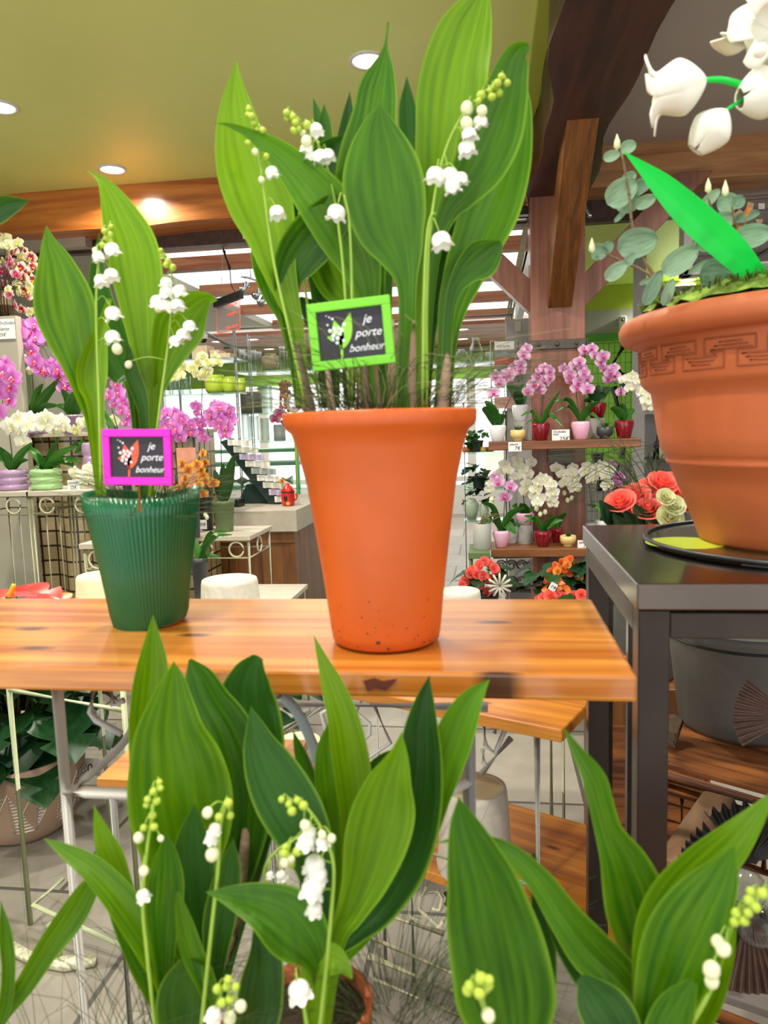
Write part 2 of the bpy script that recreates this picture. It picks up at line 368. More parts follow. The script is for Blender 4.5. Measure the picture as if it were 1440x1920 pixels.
m_leafD = leafmat('lily_leaf_deep', '#143c08', '#316318', transl=.25)
m_orleaf = leafmat('orchid_leaf', '#1f4d16', '#3f7a26', 2, .15, .3)
m_orleafd = leafmat('orchid_leaf_dark', '#16321a', '#2c5424', 2, .1, .3)
m_anth = leafmat('anthurium_leaf', '#0c2812', '#1f4a24', 3, .08, .34)
m_euca = leafmat('eucalyptus_leaf', '#5f8068', '#94b298', 2, .15, .6)
m_artleaf = mat('artificial_green', '#14d850', .5, var=.08, transl=.25)
m_bell = mat('bell_petal', '#f3f4ee', .5, var=.02, sss=.2, transl=.2)
m_bud = mat('green_bud', '#b4cc48', .45, var=.1, transl=.15)
m_budcream = mat('cream_bud', '#e9ecc4', .45, var=.05, transl=.15)
m_foam = mat('foam_petal', '#e9e8dc', .7, var=.03, sss=.15)
P_pink = [petalmat('pink_petal', '#d66ad0', '#e7a6e6'), mat('pink_lip', '#d8506a', .5, var=.1), mat('pale_throat', '#f6d8b0', .5, var=0)]
P_pale = [petalmat('blush_petal', '#d47fcd', '#f3d0ea', p0=.05, p1=.8), mat('crimson_lip', '#b00f4c', .45, var=.05), mat('blush_throat', '#e8b8d8', .5, var=0)]
P_white = [petalmat('white_petal', '#eef0dc', '#f8f8f2'), mat('cream_lip', '#efe4b0', .5, var=.05), mat('yellow_throat', '#d9c050', .5, var=0)]
P_cream = [petalmat('ivory_petal', '#dfe6a8', '#f7f6d8'), mat('ivory_lip', '#e8d86a', .5, var=.05), mat('ivory_throat', '#c8a93a', .5, var=0)]
P_orange = [petalmat('orange_petal', '#c8641c', '#f2b548', p0=.1, p1=.6), mat('orange_lip', '#a2301c', .5, var=.05), mat('orange_throat', '#7a2a18', .5, var=0)]
P_multi = [petalmat('speckled_petal', '#b01850', '#f4e4c8', p0=.25, p1=.6), mat('gold_lip', '#d8a028', .5, var=.05), mat('wine_throat', '#741430', .5, var=0)]
P_magenta = [petalmat('speckled_rose_petal', '#e05a9a', '#f6e0e4', p0=.2, p1=.9), mat('magenta_lip', '#c81468', .5, var=.05), mat('gold_throat', '#e0a830', .5, var=0)]

# ------------------------------------------------------------ the setting
fl = tiles('stone_floor', '#8f8a80', '#a09a8e', '#55524c', .62, .62, 'XY', .012, .45, 0.5, .15)
struct(MB().box(-5, 4, -1.5, 11, -.05, 0), 'floor', fl)
struct(MB().box(-5, .22, -1.2, 4.32, 2.7, 2.76), 'ceiling', m_olive)
struct(MB().box(.22, 4, -1.2, 4.32, 2.7, 2.76), 'ceiling', m_taupe)
struct(MB().box(.30, 1.08, 4.38, 7.2, 2.52, 2.58), 'ceiling', m_olive)
struct(MB().box(1.08, 4, 4.6, 7.2, 2.52, 2.58), 'ceiling', m_olive)
struct(MB().box(-5, -2.35, 4.3, 8.2, 2.42, 2.48), 'ceiling', m_greige)
def planked():
    mb = MB()
    for i in range(7): mb.box(-5, 4, 8.55+i*.36, 8.89+i*.36, 2.40, 2.44)
    return mb
struct(planked(), 'ceiling', m_slat)
struct(MB().box(-5.1, -5, -1.2, 11, 0, 2.8), 'wall_left', m_greige)
struct(MB().box(4, 4.1, -1.2, 11, 0, 2.8), 'wall_right', m_grey)
# back wall: white piers and a lime fascia around large windows on the bright street
bk = MB(); bk.box(-5, 4, 10.9, 11, 0, .55); bk.box(-5, 4, 10.9, 11, 2.15, 2.8)
for x in (-5, -3.4, -1.9, -.3, 1.2, 2.6, 3.9): bk.box(x, x+.12, 10.9, 11, .5, 2.2)
struct(bk, 'wall_back', m_white)
struct(MB().box(-5, 4, 10.82, 10.9, 1.95, 2.3), 'trim_back', m_lime)
for i, x in enumerate((-4.88, -3.28, -1.78, -.18, 1.32, 2.72)):
    struct(MB().box(x, x+1.38 if x < -4 or x > 1.3 else x+1.4, 10.93, 10.932, .55, 2.15), 'window_%d' % (i+1), m_pane)
# roof light over the slats, framed
struct(MB().box(-2.35, .3, 4.3, 8.6, 2.76, 2.762), 'window_7', m_pane)
for i, y in enumerate((4.52, 5.10, 6.08, 7.12, 8.2)):
    struct(MB().box(-2.35, .28, y, y+.08, 2.42, 2.51), 'trim_%d' % (i+1), m_slat)
struct(MB().box(.30, .36, 4.3, 8.2, 2.35, 2.75), 'trim_10', m_greige)
# big beam across the room, its left and right lengths, and the beam over the aisle
def wavy_beam(x0, x1, y0, y1, z0, z1, along='X', amp=.008, n=40, seed=1):
    rr = random.Random(seed); mb = MB(); ph = [rr.random()*6 for _ in range(4)]
    w1 = lambda t: amp*(sin(t*4.1+ph[0])+.6*sin(t*9.7+ph[1]))
    w2 = lambda t: amp*(sin(t*3.3+ph[2])+.6*sin(t*8.1+ph[3]))
    vs = []
    for i in range(n+1):
        if along == 'X':
            x = x0+(x1-x0)*i/n; vs += [(x, y0, z0+w1(x)), (x, y1, z0+w1(x)), (x, y1, z1), (x, y0, z1)]
        else:
            y = y0+(y1-y0)*i/n; vs += [(x0+w1(y), y, z0), (x1+w2(y), y, z0), (x1+w2(y)*.6, y, z1), (x0+w1(y)*.6, y, z1)]
    fs = [(0, 1, 2, 3), (n*4+3, n*4+2, n*4+1, n*4)]
    for i in range(n):
        for k in range(4): a = i*4+k; b = i*4+(k+1) % 4; fs.append((a, b, b+4, a+4))
    mb.add(vs, fs, smooth=False); return mb
struct(wavy_beam(-5, .23, 4.15, 4.38, 2.475, 2.70, amp=.006), 'trim_11', m_beam)
struct(wavy_beam(.5, 4, 4.15, 4.38, 2.50, 2.72, amp=.004, seed=3), 'trim_12', m_beam2)
struct(wavy_beam(.225, .50, -1.2, 4.15, 2.415, 2.70, 'Y', amp=.02, seed=8), 'trim_13', m_darkbeam)
struct(MB().box(.182, .245, -1.2, 4.15, 2.66, 2.70), 'trim_14', m_limey)
# under-rail and lamp rail below the beam
struct(MB().box(-5, .23, 4.38, 4.44, 2.40, 2.53), 'trim_15', m_darkbeam)
struct(MB().box(.5, 1.06, 4.38, 4.44, 2.38, 2.51), 'trim_16', m_darkbeam)
# wooden post with its braces and iron strap
post = thing('wooden_post', 'broad brown oak post carrying two shelves of orchids', 'post', (.35, 4.06, 0))
MB().box(.222, .492, 3.95, 4.17, 0, 2.475).build('post', m_post, post, .004)
a = V((.368, 3.965, 1.87)); MB().prism([V((.308, 3.96, 1.865)), V((.308, 3.96, 2.14)), V((.308, 3.28, 2.43)), V((.308, 2.98, 2.43))], V((.117, 0, 0))).build('front_brace', m_brace, post, .003)
MB().prism([V((.48, 4.05, 1.86)), V((.48, 4.05, 2.03)), V((.95, 4.05, 2.51)), V((1.12, 4.05, 2.51))], V((0, .1, 0))).build('side_brace', m_post, post, .003)
MB().prism([V((.23, 4.05, 1.86)), V((.23, 4.05, 2.03)), V((-.23, 4.05, 2.49)), V((-.40, 4.05, 2.49))], V((0, .1, 0))).build('side_brace', m_post, post, .003)
st = MB(); st.box(.215, .499, 3.936, 3.95, 1.665, 1.712); st.box(.208, .222, 3.936, 4.1, 1.665, 1.712); st.box(.49, .504, 3.936, 4.1, 1.665, 1.712)
strap = st.build('iron_strap', m_iron, post, .003)
for x in (.262, .352, .447):
    b = MB(); b.ball((x, 3.934, 1.689), .009 if x != .352 else .012, 10, 6, (1, .6, 1)); b.build('bolt', m_iron, strap)
# the ceiling lamps
def downlight(x, y, z, label, r=.075, group='recessed ceiling lamps', power=LAMP_W):
    t = thing('ceiling_lamp', label, 'lamp', (x, y, z), group)
    MB().lathe((x, y, z), [(r, .002), (r, -.006), (r*.82, -.008), (r*.76, .0)], 32).build('ring', m_white, t)
    MB().lathe((x, y, z), [(.0005, -.004), (r*.5, -.0045), (r*.78, -.003)], 32).build('lamp_glass', m_lampglow, t)
    if power:
        ld = bpy.data.lights.new('lamp_light', 'AREA'); ld.shape = 'DISK'; ld.size = r*1.5; ld.energy = power; ld.color = (1, .93, .82); ld.spread = radians(150)
        lo = bpy.data.objects.new('lamp_light', ld); lo.location = (x, y, z-.02); link(lo, t)
    return t
downlight(-2.03, 3.09, 2.70, 'white recessed ceiling lamp cut by the left edge of the photo')
downlight(-1.95, 3.90, 2.70, 'lit recessed ceiling lamp just in front of the long orange beam')
downlight(-.436, 3.01, 2.70, 'recessed ceiling lamp partly hidden by the lily of the valley leaves')
for k, (x, y) in enumerate([(-2.03, 1.6), (-.436, 1.6), (-2.03, .2), (-.436, .2), (1.3, 1.6), (1.3, .2), (1.3, 3.0)]):
    downlight(x, y, 2.70, 'recessed ceiling lamp outside the photo overhead', power=LAMP_W)
for x, y, lb in ((408, 640, 'far small lamp in the plank ceiling left of the orange pot'), (473, 636, 'small lit lamp in the plank ceiling above the glass vases'), (505, 654, 'small lit lamp above the cream round vase'), (867, 617, 'far ceiling lamp right of the lily leaves, upper one'), (868, 635, 'far ceiling lamp right of the lily leaves, lower one')):
    p = aZ(x, y, 2.40)
    if p.y > 10.5: p = V((p.x*10.2/p.y, 10.2, 2.40))
    downlight(p.x, p.y, 2.40, lb, .085, 'small far ceiling lamps', power=14)
p = aZ(1290, 524, 2.52); downlight(p.x, p.y, 2.52, 'lit lamp in the olive ceiling behind the eucalyptus', .08, power=40)
# ------------------------------------------------------------ pine table with its metal frame
def tube_part(name, pts, r, m, parent, seg=8, sm=0, closed=False):
    return MB().tube(pts, r, seg, sm, closed).build(name, m, parent)
tb = thing('plant_table', 'narrow varnished pine table top on white tube legs carrying the orange and the green pots', 'table', (-.4, .71, 0))
MB().box(-1.0, .113, .588, .85, 1.078, 1.10).build('tabletop', m_pine, tb, .003)
k = MB(); pts = []
c = V((-.093, .5868, 1.0885))
for dx, dz in ((-.012, .004), (-.003, .0065), (.004, .004), (.016, .0062), (.012, .001), (.006, -.004), (-.002, -.002), (-.009, -.005)): pts.append(c+V((dx, 0, dz)))
k.prism(pts, (0, .002, 0)); k.build('knot', m_stain, tb)
# legs (x, y, blueish paint)
def leg_frame(X, Y0, Y1, zt, r, m, parent, zmid=None, curl=True, side=1):
    tube_part('leg', [(X, Y0, zt), (X, Y0, 0)], r, m, parent, 10)
    tube_part('leg', [(X, Y1, zt), (X, Y1, 0)], r, m, parent, 10)
    tube_part('rail', [(X, Y0, zt-.012), (X, Y1, zt-.012)], r*.8, m, parent)
    if zmid: tube_part('crossbar', [(X, Y0, zmid), (X, Y1, zmid)], r*.8, m, parent)
for X in (-.399, ):
    leg_frame(X, .62, .80, 1.078, .0055, m_white, tb)
leg_frame(-.024, .67, .80, 1.078, .0062, m_greywire, tb)
p0 = aY(122, 1482, .62); p1 = aY(160, 1485, .62); p2 = aY(240, 1490, .62)
tube_part('crossbar', [p0, p1, V((-.06, .625, p2.z)), V((-.024, .67, p2.z))], .0056, m_white, tb, 10)
tube_part('scroll_rod', [aY(136, 1480, .66), aY(200, 1425, .70), aY(245, 1372, .74), aY(258, 1300, .75)], .0042, m_greywire, tb, 8, 3)
tube_part('scroll_rod', [aY(176, 1284, .70), aY(169, 1335, .70), aY(180, 1350, .70), aY(228, 1376, .70)], .0035, m_greywire, tb, 8)
tube_part('scroll_rod', [aY(206, 1284, .72), aY(212, 1322, .72), aY(232, 1313, .72)], .0035, m_greywire, tb, 8)
tube_part('scroll_rod', [aY(523, 1296, .64), aY(560, 1340, .64), aY(590, 1405, .64), aY(594, 1425, .64)], .0052, m_steelblue, tb, 8, 4)
tube_part('rail', [aY(480, 1318, .80), aY(915, 1326, .80)], .006, m_greywire, tb)
tube_part('crossbar', [aY(835, 1473, .69), aY(868, 1475, .69)], .005, m_steelblue, tb)

# the steel table
stt = thing('steel_table', 'dark brushed steel table with square legs holding the big terracotta pot', 'table', (.42, .9, 0))
MB().box(.133, .75, .697, 1.10, 1.125, 1.15).build('tabletop', m_steel, stt, .0015)
MB().box(.163, .73, .700, .722, 1.098, 1.122).build('front_rail', m_darksteel, stt, .001)
MB().box(.135, .157, .728, 1.05, 1.098, 1.122).build('side_rail', m_darksteel, stt, .001)
for x, y in ((.135, .70), (.135, 1.05), (.73, .70), (.73, 1.05)):
    MB().box(x, x+.028, y, y+.028, 0, 1.124).build('leg', m_darksteel, stt, .001)

# ------------------------------------------------------------ leaves and bells of the lilies
def leaf_obj(rows, Yb, Yt, m, parent, cup=.25, name='leaf', nu=10, twist=0, dz=0):
    """rows tip->base of (x, y, halfwidth) in photo units at distances Yt..Yb"""
    n = len(rows); P = []
    for i, (x, y, wd) in enumerate(rows):
        t = i/(n-1); Yv = Yt+(Yb-Yt)*t
        p = aY(x, y, Yv); P.append(V((p.x, p.y, p.z)))
    W = [r[2]*px2m(P[i]) for i, r in enumerate(rows)]
    C_ = smooth_path(P, 5)
    Wp = smooth_path([V((v, 0, 0)) for v in W], 5); Wp = [max(0.0002, v.x) for v in Wp]
    N_ = len(C_); mb = MB()
    T = [(C_[min(i+1, N_-1)]-C_[max(i-1, 0)]).normalized() for i in range(N_)]
    acc = [0]
    for i in range(1, N_): acc.append(acc[-1]+(C_[i]-C_[i-1]).length)
    ph = rnd.random()*6
    def fn(u, v):
        f = v*(N_-1); i = min(N_-1, int(round(f))); p, t, wd = C_[i], T[i], Wp[i]
        vd = (EYE-p).normalized(); s = t.cross(vd).normalized(); nn = s.cross(t).normalized()
        if nn.dot(vd) < 0: nn = -nn
        a = (u-.5)*2; s = s*cos(twist)+nn*sin(twist); nn = s.cross(t).normalized()
        if nn.dot(vd) < 0: nn = -nn
        return p + s*a*wd + nn*(cup*wd*(abs(a)**1.6) + .03*wd*sin(a*9+ph)*(1-abs(a)) + .06*wd*sin(acc[i]*60+ph)*abs(a)) - nn*0.05*wd*math.exp(-(a*9)**2)
    mb.grid(nu, N_-1, fn)
    return mb.build(name, m, parent)
def bell_mesh(name, m, L=1.7, flare=1.12, lobes=6, seg=30):
    prof = [(.02, 0), (.35, -.03), (.68, -.18), (.9, -.45), (1.0, -.8), (.98, -1.1), (.9, -1.35), (.95, -1.52), (flare, -L)]
    def fn(r, z, t, i):
        k = abs(cos(lobes*t/2))
        if i >= 7: return r*(1+.12*(i-6)*(k-.4)), z+(1-k)*.22*(i-6)
        return r*(1+.035*(k-.5)*min(1, i/4)), z
    return MB().lathe((0, 0, 0), prof, seg, fn).mesh(name, m)
bell = bell_mesh('lily_bell', m_bell)
budm = MB().ball((0, 0, -.9), 1, 12, 8, (1, 1, .95)).mesh('lily_bud', m_bud)
budc = MB().ball((0, 0, -.9), 1, 12, 8, (1, 1, 1.1)).mesh('lily_cream_bud', m_budcream)
def flower_stem(path, Yv, parent, bells=(), buds=(), creams=(), r=.0010, Yf=None):
    P = [aY(x, y, Yv) for x, y in path]
    st = MB().tube(P, [r*1.5, r*.8], 7, 5).build('flower_stem', m_stemg, parent)
    SP = smooth_path(P, 6); Yf = Yf or Yv-.008
    ped = MB()
    def put(me, x, y, rr, nm, tilt):
        c = aY(x, y, Yf+rnd.uniform(-.004, .004)); s = rr*px2m(c)
        hgt = 1.7 if me is bell else 1.8
        top = c+V((0, 0, s*hgt*.5))
        q = min(SP, key=lambda a: (a-(top+V((0, 0, s*.8)))).length)
        mid = (q+top)*.5+V((0, 0, s*1.0))
        ped.tube([q, mid, top], r*.45, 5, 4)
        d = V(((top.x-q.x), 0, 0)); d = d.normalized() if d.length > 1e-6 else V((1, 0, 0))
        rot = M.Rotation(rnd.uniform(-.2, .2), 3, 'X') @ M.Rotation(-tilt*d.x, 3, 'Y') @ M.Rotation(rnd.random()*6, 3, 'Z')
        inst(me, nm, parent, top, rot, s)
    for b in bells: put(bell, b[0], b[1], b[2], 'bell_flower', .22)
    for b in creams: put(budc, b[0], b[1], b[2], 'flower_bud', .3)
    for b in buds: put(budm, b[0], b[1], b[2], 'flower_bud', .3)
    ped.build('pedicels', m_stemg, st)
def grass_tuft(c, n, r0, h, spread, parent, seed=1, m=None, name='fine_grass', rad=.0005):
    rr = random.Random(seed); mb = MB(); c = V(c)
    for i in range(n):
        a = rr.random()*2*pi; b = c+V((cos(a)*r0*rr.random(), sin(a)*r0*rr.random(), 0)); a2 = a+rr.uniform(-.6, .6)
        sp = spread*rr.uniform(.5, 1.2); hh = h*rr.uniform(.3, 1)
        mb.tube([b, b+V((cos(a2)*sp*.35, sin(a2)*sp*.35, hh*.7)), b+V((cos(a2)*sp, sin(a2)*sp, hh*rr.uniform(.6, 1)))], [rad, rad*.4], 3, 3)
    return mb.build(name, m or m_grass, parent, kind='stuff')
def sheaths(spots, Yv, zb, parent):
    for i, (x0, y0, x1, y1, wd) in enumerate(spots):
        a, b = aY(x0, y0, Yv+(.02 if i % 2 else -.01)), aY(x1, y1, Yv)
        mb = MB().tube([a, a.lerp(b, .5), V((b.x, b.y, b.z)), V((b.x, b.y, zb))], [wd*.25*px2m(a), wd*.95*px2m(b)], 10, 3); mb.build('stalk', m_sheath, parent)

# ------------------------------------------------------------ orange pot of lily of the valley
OC = V((-.0985, .682, 1.10))
op = thing('potted_lily_of_the_valley', 'tall smooth orange terracotta pot full of white-belled lily of the valley, on the pine table', 'potted plant', OC)
prof = [(.001, .004), (.046, .001), (.0500, .004), (.0515, .012), (.0556, .050), (.0620, .100), (.0690, .150), (.0765, .183), (.0810, .196), (.0860, .200), (.0880, .204), (.0886, .2125), (.0874, .2145), (.083, .2145), (.081, .211), (.075, .18), (.072, .17)]
MB().lathe(OC, prof, 64).build('pot', m_orangepot, op)
MB().lathe(OC, [(.0005, .196), (.04, .197), (.0775, .194)], 32).build('soil', m_soil, op)
sm = MB(); rr = random.Random(4)
for i in range(34):
    a = -pi/2+rr.uniform(-1.2, 1.1); z = .006+abs(rr.gauss(0, .022)); r_ = .0502+z*.108; s = rr.uniform(.0003, .0009)
    p = OC+V((cos(a)*r_, sin(a)*r_, z)); sm.ball(p, s, 6, 4, (1.4, .35, 1))
for dx, dz, s in ((0, .012, .0017), (.012, .006, .0012)):
    a = -pi/2+dx*14 if dx < .03 else -pi/2+.95; r_ = .0502+dz*.13; sm.ball(OC+V((cos(a)*r_, sin(a)*r_, dz)), s, 6, 4, (1.3, .4, 1))
sm.build('speckle', m_stain, op)
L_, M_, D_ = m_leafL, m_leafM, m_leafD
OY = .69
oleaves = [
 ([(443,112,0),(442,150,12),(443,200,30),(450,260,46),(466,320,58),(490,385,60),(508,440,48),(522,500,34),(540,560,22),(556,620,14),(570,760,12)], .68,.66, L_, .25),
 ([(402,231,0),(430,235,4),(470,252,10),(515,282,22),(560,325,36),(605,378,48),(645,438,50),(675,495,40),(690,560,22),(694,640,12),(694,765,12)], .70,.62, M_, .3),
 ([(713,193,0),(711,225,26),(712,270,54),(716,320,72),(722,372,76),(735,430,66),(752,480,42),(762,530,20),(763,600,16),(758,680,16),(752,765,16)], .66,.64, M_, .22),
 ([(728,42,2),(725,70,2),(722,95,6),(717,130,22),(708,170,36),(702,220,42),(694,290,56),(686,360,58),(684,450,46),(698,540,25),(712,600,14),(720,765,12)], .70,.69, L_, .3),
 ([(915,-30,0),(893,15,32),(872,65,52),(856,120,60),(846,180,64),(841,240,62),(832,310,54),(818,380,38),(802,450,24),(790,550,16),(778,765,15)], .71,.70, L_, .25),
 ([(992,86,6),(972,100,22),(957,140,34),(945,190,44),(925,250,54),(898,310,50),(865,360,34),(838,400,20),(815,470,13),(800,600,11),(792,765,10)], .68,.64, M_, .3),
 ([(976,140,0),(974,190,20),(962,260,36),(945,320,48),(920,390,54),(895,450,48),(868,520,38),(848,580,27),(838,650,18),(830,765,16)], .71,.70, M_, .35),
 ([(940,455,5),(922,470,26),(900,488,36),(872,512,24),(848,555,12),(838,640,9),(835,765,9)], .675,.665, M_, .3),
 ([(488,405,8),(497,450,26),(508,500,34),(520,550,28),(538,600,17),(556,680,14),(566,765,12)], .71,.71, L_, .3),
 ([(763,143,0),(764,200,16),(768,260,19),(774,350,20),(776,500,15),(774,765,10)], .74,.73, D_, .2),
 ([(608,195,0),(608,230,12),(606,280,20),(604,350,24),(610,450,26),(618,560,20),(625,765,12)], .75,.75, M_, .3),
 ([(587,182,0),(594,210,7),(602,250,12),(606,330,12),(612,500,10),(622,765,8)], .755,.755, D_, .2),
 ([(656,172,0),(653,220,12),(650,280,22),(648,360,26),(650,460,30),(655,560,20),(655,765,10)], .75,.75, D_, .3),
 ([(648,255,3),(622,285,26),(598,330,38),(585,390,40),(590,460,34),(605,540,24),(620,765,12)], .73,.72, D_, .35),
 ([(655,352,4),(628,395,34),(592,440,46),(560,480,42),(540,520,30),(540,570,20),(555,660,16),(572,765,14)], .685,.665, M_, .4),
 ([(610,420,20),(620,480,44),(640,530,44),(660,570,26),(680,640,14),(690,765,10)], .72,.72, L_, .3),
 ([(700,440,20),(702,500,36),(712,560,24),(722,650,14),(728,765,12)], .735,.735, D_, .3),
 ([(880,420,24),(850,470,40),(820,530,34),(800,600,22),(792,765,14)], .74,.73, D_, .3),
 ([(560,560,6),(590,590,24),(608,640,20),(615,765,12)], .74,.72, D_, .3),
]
for rows, yb, yt, m, cup in oleaves: leaf_obj(rows, yb, yt, m, op, cup)
sheaths([(556,640,580,765,17),(608,640,622,765,12),(680,640,690,765,13),(735,600,738,765,19),(776,600,770,765,16),(846,600,830,765,17),(700,640,712,765,9)], .665, OC.z+.194, op)
flower_stem([(575,765),(540,610),(515,500),(500,400),(490,320),(478,262),(468,208)], .645, op, [(507,323,12),(517,399,14)], [(465,205,6),(470,219,7),(464,216,6),(474,232,6),(491,246,7),(467,268,7),(498,293,6),(480,243,5)], [(489,338,6),(477,285,6)])
flower_stem([(655,765),(648,560),(632,400),(612,310),(585,250),(545,210)], .655, op, [(591,244,12),(577,279,12),(597,294,14),(612,292,13),(585,295,12)], [(539,212,7),(548,220,7),(556,230,7),(553,245,7),(574,235,8),(540,223,6),(562,242,6)], [(577,265,10),(570,250,6)])
flower_stem([(800,765),(800,560),(808,420),(830,300),(862,225),(900,180),(942,143)], .625, op, [(898,228,13),(877,254,14),(872,279,16),(820,329,17),(840,328,15),(860,336,14),(845,350,15)], [(942,144,7),(935,157,8),(949,157,7),(925,164,7),(917,170,6),(933,175,8),(905,180,9),(920,183,8),(896,190,6)], [(879,203,12),(901,209,10),(872,234,12)])
flower_stem([(792,765),(795,560),(800,450),(808,405),(818,400)], .62, op, [(824,452,18)])
flower_stem([(660,765),(660,560),(655,420),(645,366)], .625, op, [(634,399,17)])
flower_stem([(600,765),(575,560),(560,440),(565,360)], .70, op, [(567,376,9),(553,449,11),(570,392,8)], [], [(551,431,8),(548,455,7)])
grass_tuft(OC+V((0, 0, .196)), 190, .06, .10, .12, op, 5)
grass_tuft(OC+V((0.02, 0, .196)), 34, .05, .13, .12, op, 6, m_grassdry)
grass_tuft(OC+V((0, -.03, .2)), 16, .045, .10, .11, op, 16, m_grassdry)

# ------------------------------------------------------------ the little chalk signs
def sign(corners, Yv, label, mfr, mprint, stick, tilt=0.0):
    TL, TR, BR, BL = [aY(x, y, Yv) for x, y in corners]
    ctr = (TL+TR+BR+BL)/4; xa = ((TR-TL)+(BR-BL)).normalized(); za = V((0, -1, 0)); Fm = frame(xa, za)
    Wd = ((TR-TL).length+(BR-BL).length)/2; H = ((TL-BL).length+(TR-BR).length)/2; ya = Fm @ V((0, 1, 0))
    t = thing('plant_sign', label, 'sign', ctr)
    X = M.Translation(ctr) @ Fm.to_4x4(); fw = Wd*.105
    f = MB(); f.X = X
    f.box(-Wd/2, Wd/2, H/2-fw, H/2, -.002, .003); f.box(-Wd/2, Wd/2, -H/2, -H/2+fw, -.002, .003)
    f.box(-Wd/2, -Wd/2+fw, -H/2+fw, H/2-fw, -.002, .003); f.box(Wd/2-fw, Wd/2, -H/2+fw, H/2-fw, -.002, .003)
    f.build('frame', mfr, t, .0006)
    b = MB(); b.X = X; b.box(-Wd/2+fw, Wd/2-fw, -H/2+fw, H/2-fw, -.002, .0006); bd = b.build('board', m_slate, t)
    pr = MB(); pr.X = X; u = Wd/170.0; zz = .0007
    def lf(a, b_, wd, n=8):
        a, b_ = V((*a, 0)), V((*b_, 0)); d = (b_-a); s = V((-d.y, d.x, 0)).normalized()
        L1 = [a+d*i/n+s*wd*sin(pi*(i/n)**.8) for i in range(n+1)]; L2 = [a+d*i/n-s*wd*sin(pi*(i/n)**.8) for i in range(n-1, 0, -1)]
        pr.prism([V((p.x*u, p.y*u, zz)) for p in L1+L2], (0, 0, .0003))
    lf((-22, -30), (3, 42), 13); lf((-22, -22), (-32, 30), 12); lf((-22, -8), (-50, -2), 7); lf((-24, -58), (-20, -12), 2.5)
    pr.build('sprig_print', mprint, bd)
    dots = MB(); dots.X = X
    for x, y, r in ((-36, 0, 4), (-30, 7, 3.5), (-28, -6, 4), (-22, 2, 3.6), (-18, 9, 4), (-24, 14, 3), (-33, 14, 3.5), (-38, -8, 3.5), (-30, -15, 3), (-16, -12, 3), (-12, 20, 3.5), (-42, 10, 3.6), (-35, 33, 2.5), (-41, 37, 2), (-46, 22, 2), (-47, 40, 1.5)):
        dots.lathe((x*u, y*u, .0011), [(.00001, .0002), (r*u, 0)], 12)
    dots.build('bell_print', m_chalk, bd)
    for s, x, y, sz in (('je', 26, 18, 26), ('porte', 8, -8, 25), ('bonheur', -7, -36, 22)):
        me = text_mesh(s, sz*u*.95, .35, m_chalk, .0001, bold=.0000)
        inst(me, 'lettering', bd, X @ V((x*u, y*u, .0009)), Fm)
    a, b_ = aY(*stick[0], Yv+.004), aY(*stick[1], Yv+.012)
    MB().tube([a, b_], .0016, 8).build('stick', m_stick, t)
    return t
sign([(574,573),(732,552),(741,681),(589,696)], .608, 'tilted lime green framed chalk sign in the orange pot, reading je porte bonheur', m_signgreen, m_greenprint, ((668, 600), (672, 800)))
sign([(191,804),(322,805),(324,909),(199,909)], .655, 'magenta framed chalk sign in the green pot, reading je porte bonheur', m_signpink, m_red, ((258, 850), (262, 960)))

# ------------------------------------------------------------ green corrugated pot
GC = V((-.362, .740, 1.10))
gp = thing('wrapped_lily_pot', 'lily of the valley in dark green corrugated wrap, left on the pine table', 'potted plant', GC)
def corr(r, z, t, i):
    k = .0006*cos(t*80)
    top = .003*sin(t*2+1)+.002*sin(t*3) if i >= 6 else 0
    bot = .003*sin(t*2) if i == 0 else 0
    return r+k*(1 if i > 0 else .6), z+top+bot*0+(.004*max(0, cos(t-.2)) if i == 0 else 0)
gs = [(.0375, .0), (.040, .012), (.043, .035), (.0475, .065), (.0525, .095), (.0565, .118), (.0600, .1395), (.0585, .1395), (.055, .118), (.045, .06)]
MB().lathe(GC, gs, 320, corr).build('corrugated_wrap', m_greenfoil, gp)
MB().lathe(GC, [(.001, .001), (.036, .001), (.038, .01), (.044, .098), (.0415, .098), (.038, .09)], 32).build('inner_pot', m_terra, gp)
MB().lathe(GC, [(.0005, .094), (.03, .095), (.042, .092)], 24).build('soil', m_soil, gp)
GY = .735
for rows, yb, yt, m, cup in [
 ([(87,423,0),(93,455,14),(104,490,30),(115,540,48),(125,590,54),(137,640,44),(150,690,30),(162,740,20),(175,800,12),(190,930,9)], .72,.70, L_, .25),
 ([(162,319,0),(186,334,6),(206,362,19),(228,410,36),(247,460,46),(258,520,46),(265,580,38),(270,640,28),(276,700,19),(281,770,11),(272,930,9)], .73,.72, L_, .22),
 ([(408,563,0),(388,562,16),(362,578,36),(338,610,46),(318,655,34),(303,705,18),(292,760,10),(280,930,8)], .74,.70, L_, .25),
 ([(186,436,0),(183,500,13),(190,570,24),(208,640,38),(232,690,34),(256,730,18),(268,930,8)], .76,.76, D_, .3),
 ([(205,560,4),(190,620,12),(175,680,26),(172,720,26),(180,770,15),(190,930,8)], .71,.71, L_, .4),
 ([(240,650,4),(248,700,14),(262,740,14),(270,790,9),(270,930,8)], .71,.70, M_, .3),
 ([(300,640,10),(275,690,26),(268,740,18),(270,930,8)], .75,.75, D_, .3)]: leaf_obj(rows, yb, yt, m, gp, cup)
flower_stem([(190,930),(186,760),(181,620),(182,520),(192,455),(208,418)], .69, gp, [(182,481,11),(206,468,14),(188,526,13),(207,516,13),(208,588,15),(208,632,14)], [(194,434,6),(204,441,7),(207,425,5),(191,460,6),(205,452,6),(198,447,6)], [(217,655,10),(180,470,6)])
